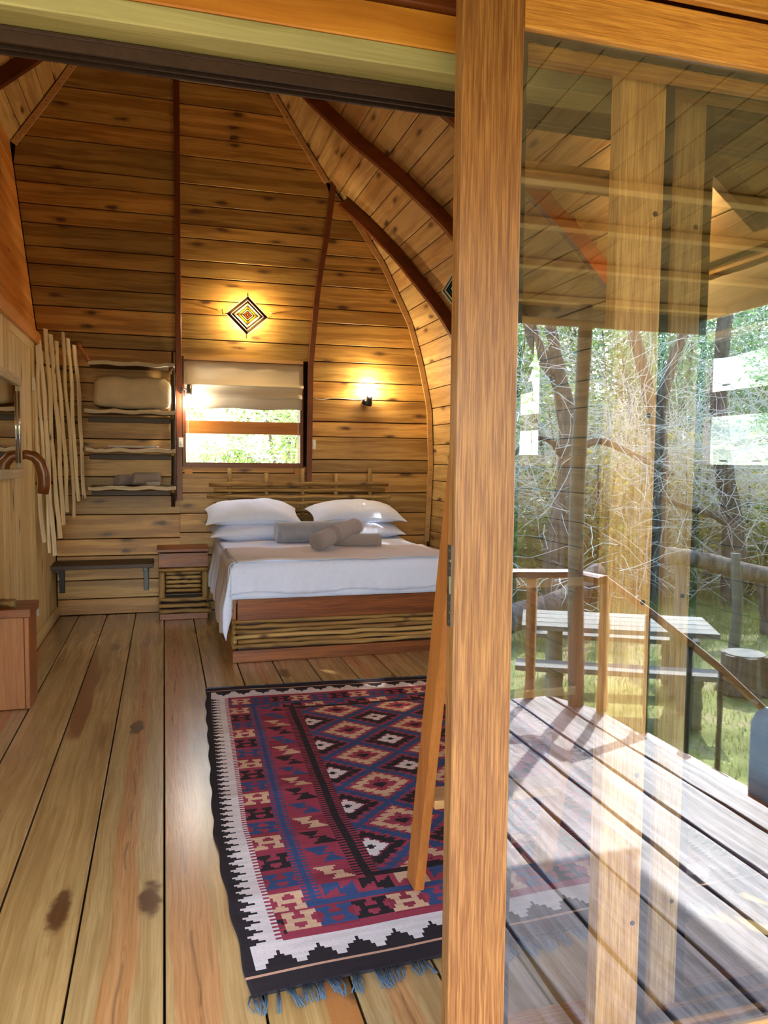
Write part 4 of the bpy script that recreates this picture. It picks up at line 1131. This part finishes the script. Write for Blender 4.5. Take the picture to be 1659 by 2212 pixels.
for end, vv in ((-1, 0), (1, rug_l)):
    u = 0
    while u < rug_w:
        x, y, z = rug_pt(min(u, rug_w), vv)
        if rf.random() < .86 or end > 0:
            k = rf.uniform(-.02, .03); Lf = rf.uniform(.05, .085) if end < 0 else .03
            for q in range(4):
                a = rf.uniform(-.006, .006); bnd = rf.uniform(-.012, .012)
                m.tube([(x + a, y, z), (x + a + k * .4 + bnd, y + end * Lf * .5, .007), (x + a * 2 + k, y + end * Lf, .004)], [.0026, .0022, .0014], 4)
        u += rf.uniform(1.3, 2.4)
fr = m.build('fringe', M_['fringe'], rug, True); fr['kind'] = 'stuff'
# ================================================================== PORCH
GZ = -.60
deck = struct('deck')
ds = [2.455, 2.28, 2.03, 1.78, 1.525, 1.27, 1.02, .77, .52, .27, .02, -.23, -.48, -.73, -.98, -1.23, -1.48, -1.73]
for b, a in zip(ds, ds[1:]):
    W = b - a - .018; L = 2.68
    # local x = -Y (outward), y = +X side
    cut = (0, 0, 0, -.30) if b > 2.4 else None
    o = board('plank', L, W, .035, M_['deck'], frame(((a + b) / 2, -.022 - L / 2, -.035), (0, -1, 0), (0, 0, 1)), deck, cut, wav=.006)
for y in (-.3, -1.5, -2.35): box('joist', (-1.73, y - .03, -.16), (2.40, y + .03, -.036), M_['darkwood'], deck)
for x in (-1.5, .5, 2.3):
    for y in (-.3, -2.3): box('pier', (x - .06, y - .06, GZ), (x + .06, y + .06, -.161), M_['grey_post'], deck)
pr = struct('porch_roof')
def rz(y): return 2.66 + .105 * y
x = -1.9
tilt = Vector((0, .105, 1)).normalized()
while x < 3.3:
    wd = R.uniform(.13, .16)
    board('plank', 2.72, wd - .005, .022, M_['porch'], frame((x + wd / 2, -1.34, rz(-1.34) + .022), (0, -1, -.105), (0, .105, -1)), pr)
    x += wd
m = MB().add([(-1.95, .02, rz(.02) + .03), (3.35, .02, rz(.02) + .03), (3.35, -2.75, rz(-2.75) + .03), (-1.95, -2.75, rz(-2.75) + .03), (-1.95, .02, rz(.02) + .05), (3.35, .02, rz(.02) + .05), (3.35, -2.75, rz(-2.75) + .05), (-1.95, -2.75, rz(-2.75) + .05)], BOXF)
m.build('roof_sheet', M_['roofing'], pr)
for y in (-1.17, -1.55, -2.0, -2.5):
    bar('purlin', -1.9, 3.3, y - .03, y + .03, rz(y) - .038, rz(y) - .003, M_['trim'], pr)
bar('fascia', -1.95, 3.35, -2.735, -2.71, rz(-2.72) - .10, rz(-2.72) + .02, M_['grey_table'], pr)
bar('barge_board', 3.30, 3.33, -2.7, .0, 2.36, 2.45, M_['grey_table'], pr)
bar('front_board', -1.0, 2.45, -.022, .0, 2.446, 2.635, M_['rail'], wf)
bar('front_board', -1.0, 2.45, .001, .19, 2.601, 2.64, M_['header_board'], wf)
def pole(name, x, y, r, z0, z1, mat, label, cat, wob=.012, n=12):
    rg = random.Random(int(x * 100)); pts = []; rad = []
    for i in range(13):
        t = i / 12; pts.append((x + .02 * sin(t * 5 + x), y + .01 * sin(t * 4), z0 + (z1 - z0) * t)); rad.append(r * (1.08 - .16 * t) * (1 + rg.uniform(-.05, .05)))
    m = MB().tube(pts, rad, n); c = Vector((x, y, z0)); o = mesh_obj(name, [v - c for v in m.v], m.f, mat, None, True); o.location = c
    return tag(o, label, cat)
pole('porch_post', 2.345, -2.50, .043, 0, rz(-2.5) - .04, M_['grey_post'], 'weathered round pole holding up the porch roof, reflected in the glass', 'post')
pole('porch_post', -1.6, -2.50, .043, 0, rz(-2.5) - .04, M_['grey_post'], 'weathered round pole at the far left porch corner, out of the picture', 'post')
rl = root('deck_railing', (2.45, -2.5, 0), 'red-brown deck railing running down the steps, reflected in the glass', 'railing')
def railbar(pts, w_, h_, nm, mat):
    rs = []
    for i, p in enumerate(pts):
        p = Vector(p); d = (Vector(pts[min(i + 1, len(pts) - 1)]) - Vector(pts[max(0, i - 1)])); d.z = 0; d.normalize(); s = Vector((-d.y, d.x, 0)) * w_ / 2
        rs.append([p - s, p + s, p + s + Vector((0, 0, h_ * .8)), p + s * .6 + Vector((0, 0, h_)), p - s * .6 + Vector((0, 0, h_)), p - s + Vector((0, 0, h_ * .8))])
    return MB().rings(rs, True, True).build(nm, mat, rl, False)
railbar([(-1.7, -2.72, .745), (0, -2.72, .75), (1.3, -2.72, .742), (2.04, -2.72, .752), (2.40, -2.66, .748), (2.452, -2.37, .748)], .10, .045, 'handrail', M_['redwood'])
railbar([(2.45, -2.36, .752), (2.75, -2.355, .55), (3.04, -2.36, .345), (3.25, -2.36, .19), (3.62, -2.36, -.12)], .06, .045, 'stair_handrail', M_['redwood'])
for (x, y) in ((2.155, -2.70), (.75, -2.70), (-.7, -2.70), (2.455, -2.37)):
    rod('post', (x, y, .0), (x, y, .75), .036, M_['redwood_z'], rl, .001, 4)
for x in (2.74, 3.04, 3.27): rod('stair_post', (x, -2.36, GZ), (x, -2.36, 1.0 - .0 + (2.45 - x) * .70 - .245), .017, M_['darkwood_z'], rl, .003, 6)
stp = struct('deck_steps')
for i in range(3):
    x = 2.50 + i * .27; z = -.15 * (i + 1)
    cbox('tread', (x, -2.34, z - .04), (x + .26, -1.35, z), M_['redwood'], stp)
for y in (-2.2, -1.5):
    MB().tube([(2.46, y, -.10), (3.42, y, GZ - .02)], .045, 6).build('stringer', M_['darkwood'], stp)
# ================================================================== GARDEN
gb = NB('grass_ground'); tc = gb.n('ShaderNodeTexCoord')
n1 = gb.noise(tc.outputs['Object'], 2.2, 5); n2 = gb.noise(tc.outputs['Object'], 60, 3)
c = gb.ramp(n1, [(.35, H('6f7038')), (.5, H('8a8a4c')), (.62, H('a09062'))])
sp_ = gb.n('ShaderNodeSeparateXYZ'); gb.l(tc.outputs['Object'], sp_.inputs[0])
c = gb.mix(gb.ramp(gb.math('ADD', sp_.outputs[2], gb.math('MULTIPLY', n1, .4)), [(0.0, 0.0), (.25, .85)]), c, H('c9bd9c'))
c = gb.mix(.6, c, gb.ramp(n2, [(.3, .45), (.7, 1.5)]), 'MULTIPLY')
gm = gb.bsdf(c, .9, .2, bump=n2, bs=.6, bd=.02)
def gz(x, y):
    s1 = max(0, y - 8.0); s2 = max(0, x - 4.5) * min(1, max(0, y + .5) / 2)
    return GZ + .03 * sin(x * .7) * cos(y * .6) - .02 + min(6, .24 * hypot(s1, s2))
V = []; F = []; n = 90
for j in range(n + 1):
    for i in range(n + 1):
        x = -38 + 76 * i / n; y = -36 + 80 * j / n
        V.append((x, y, gz(x, y)))
F = [(j * (n + 1) + i, j * (n + 1) + i + 1, (j + 1) * (n + 1) + i + 1, (j + 1) * (n + 1) + i) for j in range(n) for i in range(n)]
g_ = mesh_obj('ground', V, F, gm, None, True); g_['kind'] = 'structure'
def blades(name, n, region, hgt, mat, seed):
    rg = random.Random(seed); V = []; F = []
    for _ in range(n):
        x, y = region(rg); a = rg.uniform(0, 2 * pi); h = hgt * rg.uniform(.5, 1.3); w_ = .004
        l = rg.uniform(.1, .6) * h; b = rg.uniform(0, 2 * pi); k = len(V)
        gz = GZ + .03 * sin(x * .7) * cos(y * .6) - .02
        V += [(x - w_ * cos(a), y - w_ * sin(a), gz), (x + w_ * cos(a), y + w_ * sin(a), gz), (x + l * cos(b), y + l * sin(b), gz + h)]
        F.append((k, k + 1, k + 2))
    o = mesh_obj(name, V, F, mat); o['kind'] = 'stuff'; return o
GL = leafm('grass_blade', [H('6c7834'), H('8a9048'), H('a89c68')], .3)
tag(blades('grass', 26000, lambda r: (r.uniform(2.2, 9), r.uniform(-9.5, -.8)), .05, GL, 4), 'short dry green grass beside the deck, reflected in the glass', 'grass')
tall = blades('grass', 5000, lambda r: (r.uniform(3.5, 11), r.uniform(-9.5, -6.0)), .30, GL, 5)
tag(tall, 'longer grass tufts at the edge of the trees, reflected in the glass', 'grass')
# picnic table
ang = radians(27); ca, sa = cos(ang), sin(ang)
pt = root('picnic_table', (3.72, -4.22, GZ), 'weathered grey picnic table with two benches on the grass, reflected in the glass', 'table')
def pt_w(a, b): return (3.72 + ca * a - sa * b, -4.22 + sa * a + ca * b)
def ptboard(nm, a0, a1, b, W, z, mat=M_['grey_table']):
    x, y = pt_w((a0 + a1) / 2, b)
    return board(nm, a1 - a0, W, .04, mat, frame((x, y, z), (ca, sa, 0), (0, 0, 1)), pt, wav=.004)
for i in range(4): ptboard('top_plank', -.78, .78, -.27 + i * .18, .17, .05)
for s in (-1, 1):
    ptboard('bench_plank', -.82 if s > 0 else -.74, .80, s * .60, .24, -.20)
    for a in (-.5, .55):
        x, y = pt_w(a, s * .60); rod('bench_leg', (x, y, GZ), (x, y, -.20), .06, M_['grey_post'], pt, .004, 10)
for a in (-.5, .55):
    for s in (-1, 1):
        x, y = pt_w(a, s * .2); rod('table_leg', (x, y, GZ), (x, y, .05), .06, M_['grey_post'], pt, .004, 10)
# stump
st_ = root('tree_stump', (5.0, -4.15, GZ), 'sawn tree stump standing on the grass, reflected in the glass', 'stump')
rs = []; rg = random.Random(9)
ph = [rg.uniform(.85, 1.12) for _ in range(18)]
for z, k in ((0, 1.2), (.08, 1.06), (.2, 1.0), (.34, .99), (.345, .9)):
    rs.append([(5.02 + .20 * k * ph[i] * cos(2 * pi * i / 18), -4.15 + .20 * k * ph[i] * sin(2 * pi * i / 18), GZ + z) for i in range(18)])
MB().rings(rs, True, True).build('trunk', M_['bark'], st_, False)
MB().tube([(5.02, -4.15, GZ + .344), (5.02, -4.15, GZ + .352)], .175, 18).build('cut_face', M_['grey_table'], st_)
# grey garden pole and container
pole('garden_pole', 6.04, -5.47, .055, GZ, .47, M_['grey_post'], 'short grey wooden pole standing in the grass by the log, reflected', 'post')
ct = root('ribbed_container', (2.95, -1.25, GZ), 'blue-grey ribbed plastic container beside the deck, reflected at the right edge', 'container')
for i in range(7):
    k = i * .05; m = MB(); rs = []
    for (w0, z0) in ((.0, 0), (.0, .80), (.03, .86), (.09, .90)):
        rs.append([(2.73 + k, -1.50 + w0, GZ + z0), (2.77 + k, -1.50 + w0, GZ + z0), (2.77 + k, -.95 - w0, GZ + z0), (2.73 + k, -.95 - w0, GZ + z0)])
    m.rings(rs, True, True).build('rib', M_['tank'], ct)
cbox('body', (2.74, -1.48, GZ), (3.08, -.97, GZ + .84), M_['tank'], ct, .02)
# ---- trees
def limb(m, pts, r0, r1, n=9, wob=.03, rg=R):
    P = [Vector(p) for p in pts]; out = []
    for i in range(len(P) - 1):
        for k in range(5):
            t = k / 5; a = P[max(0, i - 1)]; b = P[i]; c = P[i + 1]; d = P[min(len(P) - 1, i + 2)]
            q = .5 * ((2 * b) + (c - a) * t + (2 * a - 5 * b + 4 * c - d) * t * t + (3 * b - a - 3 * c + d) * t ** 3)
            out.append(q + Vector((rg.uniform(-wob, wob), rg.uniform(-wob, wob), 0)) * .35)
    out.append(P[-1]); k = len(out)
    m.tube(out, [r0 + (r1 - r0) * (i / (k - 1)) for i in range(k)], n, True, .08, rg)
    return m
def twigs(m, base, n, L, rg, up=.4, r=.006, sp=.35):
    for _ in range(n):
        p = Vector(base) + Vector((rg.gauss(0, sp), rg.gauss(0, sp), rg.gauss(0, sp)))
        d = Vector((rg.gauss(0, 1), rg.gauss(0, 1), rg.gauss(up, .7))).normalized(); pts = [p]
        for k in range(5):
            d = (d + Vector((rg.gauss(0, .28), rg.gauss(0, .28), rg.gauss(0, .22)))).normalized(); p = p + d * L / 5 * rg.uniform(.7, 1.3); pts.append(p)
        m.tube(pts, [r * (1 - .8 * i / 5) for i in range(6)], 4, False)
def leaves(n, fn, size, rg):
    V = []; F = []
    for _ in range(n):
        p = fn(rg); s = size * rg.uniform(.6, 1.4)
        u = Vector((rg.gauss(0, 1), rg.gauss(0, 1), rg.gauss(0, .6))).normalized(); w_ = u.cross(Vector((rg.gauss(0, 1), rg.gauss(0, 1), rg.gauss(0, 1)))).normalized()
        k = len(V); V += [p - u * s, p + w_ * s * .38, p + u * s, p - w_ * s * .38]; F.append((k, k + 1, k + 2, k + 3))
    return V, F
def tree(name, limbs, label, twig_pts, crown=None, seed=1, mat=None, leafmat=None, group=None):
    rg = random.Random(seed); base = Vector(limbs[0][0][0])
    r = root(name, base, label, 'tree', group)
    for i, (pts, r0, r1) in enumerate(limbs):
        limb(MB(), pts, r0, r1, rg=rg).build('trunk' if i == 0 else 'limb', mat or M_['bark'], r, True)
    if twig_pts:
        m = MB()
        for p, n, L in twig_pts: twigs(m, p, n, L, rg)
        o = m.build('bare_twigs', M_['twig'], r); o['kind'] = 'stuff'
    if crown:
        n, fn, size = crown; V, F = leaves(n, fn, size, rg)
        o = mesh_obj('foliage', V, F, leafmat or LEAF[0], r); o['kind'] = 'stuff'
    return r
tree('forked_tree', [([(5.30, -8.0, GZ - .1), (5.18, -8.0, .03), (5.27, -8, .7), (5.37, -8.0, 1.44), (5.31, -8, 2.1), (5.14, -8.0, 2.72)], .17, .115),
                     ([(5.14, -8.0, 2.66), (4.88, -8.05, 3.0), (4.68, -8.1, 3.5), (4.3, -8.2, 4.2)], .115, .07),
                     ([(5.18, -8.0, 2.7), (5.02, -7.9, 3.15), (4.9, -7.8, 3.6), (4.7, -7.7, 4.4)], .09, .06),
                     ([(5.36, -8, 1.5), (5.75, -7.9, 1.75), (6.2, -7.7, 1.55), (6.7, -7.5, 1.3)], .06, .03),
                     ([(5.36, -8, 1.4), (5.0, -7.9, 1.75), (4.6, -7.8, 1.7), (4.2, -7.6, 1.35)], .045, .02)],
     'crooked brown tree forking above, standing behind the railing in the reflection', [((5.0, -8, 2.9), 30, 1.6), ((5.4, -8, 1.6), 26, 1.3), ((4.6, -7.9, 2.0), 20, 1.2), ((6, -7.8, 2), 24, 1.4)], seed=2)
tree('forked_tree', [([(7.0, -8.2, GZ - .1), (7.0, -8.2, .6), (6.95, -8.2, 1.7), (6.9, -8.2, 2.1)], .15, .10), ([(6.9, -8.2, 2.0), (6.7, -8.3, 2.8), (6.45, -8.4, 3.8), (6.3, -8.4, 4.6)], .10, .06), ([(6.9, -8.2, 2.0), (7.05, -8.1, 2.9), (7.35, -8, 3.6), (7.9, -7.9, 4.4)], .09, .05)],
     'brown tree splitting into two limbs, reflected over the middle door stile', [((6.8, -8.2, 2.4), 40, 1.6), ((7.1, -8.1, 1.2), 30, 1.4), ((6.9, -8.1, .4), 20, 1.0)], seed=3)
tree('leaning_tree', [([(8.0, -7.8, GZ - .1), (7.95, -7.8, .5), (7.75, -7.8, 1.4), (7.7, -7.9, 2.6), (7.9, -8, 4.4)], .17, .09), ([(7.95, -7.8, .55), (7.4, -7.6, .75), (6.9, -7.5, .85), (6.4, -7.4, 1.0)], .07, .03), ([(7.7, -7.8, 1.7), (8.3, -7.6, 1.8), (9.1, -7.5, 1.6)], .05, .02)],
     'grey lichened tree leaning slightly, reflected right of the door stiles', [((7.7, -7.8, 1.5), 50, 1.6), ((8.4, -7.7, 1.2), 50, 1.5), ((8.2, -7.7, 2.6), 50, 1.7), ((7.9, -7.6, .6), 30, 1.2)], seed=4)
tree('dark_tree', [([(8.5, -6.6, GZ - .1), (8.35, -6.6, .4), (8.3, -6.6, 1.2), (8.6, -6.7, 2.2), (8.9, -6.8, 4.2)], .20, .12), ([(8.35, -6.6, .9), (8.8, -6.5, 1.6), (9.4, -6.4, 2.2)], .09, .05)],
     'dark rough-barked tree at the right edge of the reflection', [((8.3, -6.6, 1.2), 30, 1.3), ((8.6, -6.7, 2.2), 40, 1.6)], seed=5, mat=M_['bark'])
lg = root('fallen_log', (6.4, -6.0, .1), 'broken dark log lying on supports among the trees, reflected at the right', 'log')
limb(MB(), [(5.55, -6.0, .40), (6.0, -6.0, .33), (6.5, -6.0, .20), (7.0, -6.05, .10)], .095, .11, 12).build('trunk', M_['bark'], lg, True)
limb(MB(), [(5.7, -6.0, .36), (5.75, -6.02, 0), (5.72, -6.0, GZ - .02)], .06, .08).build('branch_stub', M_['bark'], lg, True)
limb(MB(), [(6.85, -6.03, .12), (6.95, -6.02, -.2), (7.0, -6.0, GZ - .02)], .07, .09).build('branch_stub', M_['bark'], lg, True)
lg2 = root('gnarled_log', (4.3, -6.6, GZ), 'pale gnarled log on the ground behind the picnic table, reflected', 'log')
limb(MB(), [(3.6, -6.3, GZ + .25), (4.1, -6.5, GZ + .32), (4.6, -6.6, GZ + .42), (5.2, -6.9, GZ + .70)], .17, .12, 12).build('trunk', M_['bark'], lg2, True)
m = MB(); twigs(m, (4.6, -6.6, GZ + .5), 30, .8, random.Random(8)); m.build('bare_twigs', M_['twig'], lg2)['kind'] = 'stuff'
rgs = random.Random(21)
def crown_fn(g):
    while True:
        p = Vector((g.uniform(-1, 1), g.uniform(-1, 1), g.uniform(-1, 1)))
        if p.length < 1: return Vector((6.3 + p.x * 2.1, -.9 + p.y * 3.3, 6.4 + p.z * 2.0))
tree('sun_block_tree', [([(6.6, -.6, GZ - .1), (6.5, -.7, 1.0), (6.6, -.7, 2.6), (6.4, -.8, 4.2), (6.4, -.9, 6.4)], .22, .10), ([(6.5, -.75, 3.6), (5.8, -1.6, 5.0), (5.5, -2.4, 6.4)], .10, .05), ([(6.5, -.75, 3.8), (6.8, .4, 5.2), (6.6, 1.3, 6.6)], .10, .05)],  # unseen tree, added with its crown on the sun's path to the windows
     'unseen leafy tree added beside the cabin to keep sun out of its right windows', [], (9000, crown_fn, .10), seed=6, leafmat=LEAF[2])
# shrubs
def make_shrub(i, hgt, rad, nl, size, ntw, mat, at):
    rg = random.Random(40 + i); ax, ay = at
    r = root('leafy_shrub', (ax, ay, GZ - .03), '', 'shrub')
    m = MB()
    for k in range(6):
        a = rg.uniform(0, 2 * pi); q = rad * .5
        limb(m, [(ax + .06 * cos(a), ay + .06 * sin(a), GZ - .03), (ax + q * .5 * cos(a), ay + q * .5 * sin(a), GZ + hgt * .4), (ax + q * cos(a + .3), ay + q * sin(a + .3), GZ + hgt * .85)], .03, .010, 5, rg=rg)
    m.build('stems', M_['bark'], r)
    m = MB()
    for k in range(ntw): twigs(m, (ax + rg.gauss(0, rad * .45), ay + rg.gauss(0, rad * .45), GZ + rg.uniform(.2, .95) * hgt), 1, rg.uniform(.8, 1.9), rg, .3, .006)
    if ntw: m.build('bare_twigs', M_['twig'], r)['kind'] = 'stuff'
    def fn(g):
        while True:
            p = Vector((g.uniform(-1, 1), g.uniform(-1, 1), g.uniform(-1, 1)))
            if .25 < p.length < 1 and (sin(p.x * 7 + i) + sin(p.y * 8) + sin(p.z * 9 + i)) > -.9: break
        return Vector((ax + p.x * rad, ay + p.y * rad, GZ + hgt * .52 + p.z * hgt * .5))
    V, F = leaves(nl, fn, size, rg)
    mesh_obj('foliage', V, F, mat, r)['kind'] = 'stuff'
    return r
protos = [make_shrub(0, 4.6, 1.5, 5200, .060, 110, LEAF[0], (4.2, -10.6)), make_shrub(1, 3.4, 1.2, 4200, .050, 260, LEAF[1], (6.4, -9.8)),
          make_shrub(2, 5.2, 1.7, 5600, .065, 110, LEAF[2], (9.2, -11.6)), make_shrub(3, 1.5, .9, 2600, .055, 40, LEAF[0], (5.9, -8.6)), make_shrub(4, 2.6, 1.0, 2000, .045, 300, LEAF[3], (7.8, -9.2))]
KIND = ['tall dark green leafy bush', 'loose olive-green bush', 'broad blue-green bush', 'low green bush', 'yellowish sparse twiggy bush']
def where(x, y, back):
    if not back:
        r_ = 'in the front row' if y > -9.0 else 'in the second row' if y > -10.9 else 'in the third row' if y > -12.8 else 'in the fourth row' if y > -14.8 else 'far back' if y > -18 else 'towering farthest back'
        b_ = x / (1.5 - y)
        s_ = 'left of view' if b_ < .47 else 'on the left' if b_ < .58 else 'at mid-left' if b_ < .68 else 'at mid-right' if b_ < .78 else 'on the right' if b_ < .92 else 'right of view'
        return ' %s of the reflected wood, %s' % (r_, s_)
    d_ = 'close' if hypot(x - 1, y - 4) < 9 else 'farther' if hypot(x - 1, y - 4) < 13 else 'distant'
    b_ = math.degrees(math.atan2(x, y + 1.5))
    s_ = 'left of the back window' if b_ < 1 else 'in the back window' if b_ < 12 else 'right of the back window' if b_ < 25 else 'beyond the bed-side window' if b_ < 42 else 'beyond the window by the doors' if b_ < 66 else 'beside the cabin front'
    return ' outside, %s, %s' % (d_, s_)
def name_bush(c, k, x, y, back):
    c['label'] = KIND[k] + where(x, y, back); c['group'] = 'bushes behind the cabin' if back else 'bushes at the edge of the wood'
for k, p in enumerate(protos): name_bush(p, k, p.location.x, p.location.y, False)
rg = random.Random(77)
def put(k, x, y, s=1, back=False):
    p = protos[k]
    c = p.copy(); COL.objects.link(c); name_bush(c, k, x, y, back)
    c.location = (x, y, gz(x, y) - .02 if back else p.location.z); c.rotation_euler.z = rg.uniform(0, 6.28); f = s * rg.uniform(.9, 1.1); c.scale = (f, f, f)
    for ch in p.children:
        d = ch.copy(); COL.objects.link(d); d.parent = c; d.matrix_parent_inverse = Matrix.Translation(-p.location)
for row_y, sc_f, xs, ks in ((-9.9, .9, (4.9, 7.4, 9.3, 10.9), (4, 4, 4, 4)), (-11.8, .85, (2.6, 5.6, 7.4, 11.4, 13.2), (1, 0, 4, 1, 0)), (-13.4, 1.1, (4.2, 6.6, 8.8, 11.2, 13.6), (2, 0, 1, 2, 0)), (-16, 1.4, (5.0, 8.0, 11.0, 14.0, 17.0), (2, 0, 2, 0, 2)), (-20.5, 2.1, (4.5, 9.0, 13.5, 18.0, 22.5), (0, 2, 0, 2, 0))):
    for x, k in zip(xs, ks): put(k, x + rg.uniform(-.2, .2), row_y + rg.uniform(-.3, .3), sc_f)
for x, y, k in ((4.3, -9.0, 3), (6.2, -9.2, 3), (9.6, -8.3, 3), (10.6, -7.4, 3), (4.4, -9.6, 4), (6.0, -8.5, 4), (7.7, -8.7, 4), (9.0, -8.5, 4)): put(k, x, y)
for x, y, k, f in ((-3.5, 17, 2, 1), (-.2, 16.0, 0, 1), (3.2, 17.5, 2, 1), (2.9, 11.6, 0, .8), (2.2, 13.2, 1, 1), (.9, 12.4, 3, .8), (5.0, 12.0, 1, .9), (6.4, 15, 0, 1), (8.8, 12.0, 2, 1), (10.5, 8.6, 0, 1), (8.6, 6.4, 1, 1), (11.2, 4.4, 2, 1), (8.4, 3.0, 1, 1), (12.2, .8, 0, 1), (7.0, 9.0, 3, 1), (6.6, 4.8, 3, 1), (6.9, 2.0, 2, 1), (7.6, -.6, 2, 1.1), (5.9, 3.2, 1, .8), (-2, 22, 0, 2), (4, 23, 2, 2), (10, 20, 0, 2), (16, 13, 2, 2), (17, 6, 0, 2)):
    put(k, x, y, f, True)
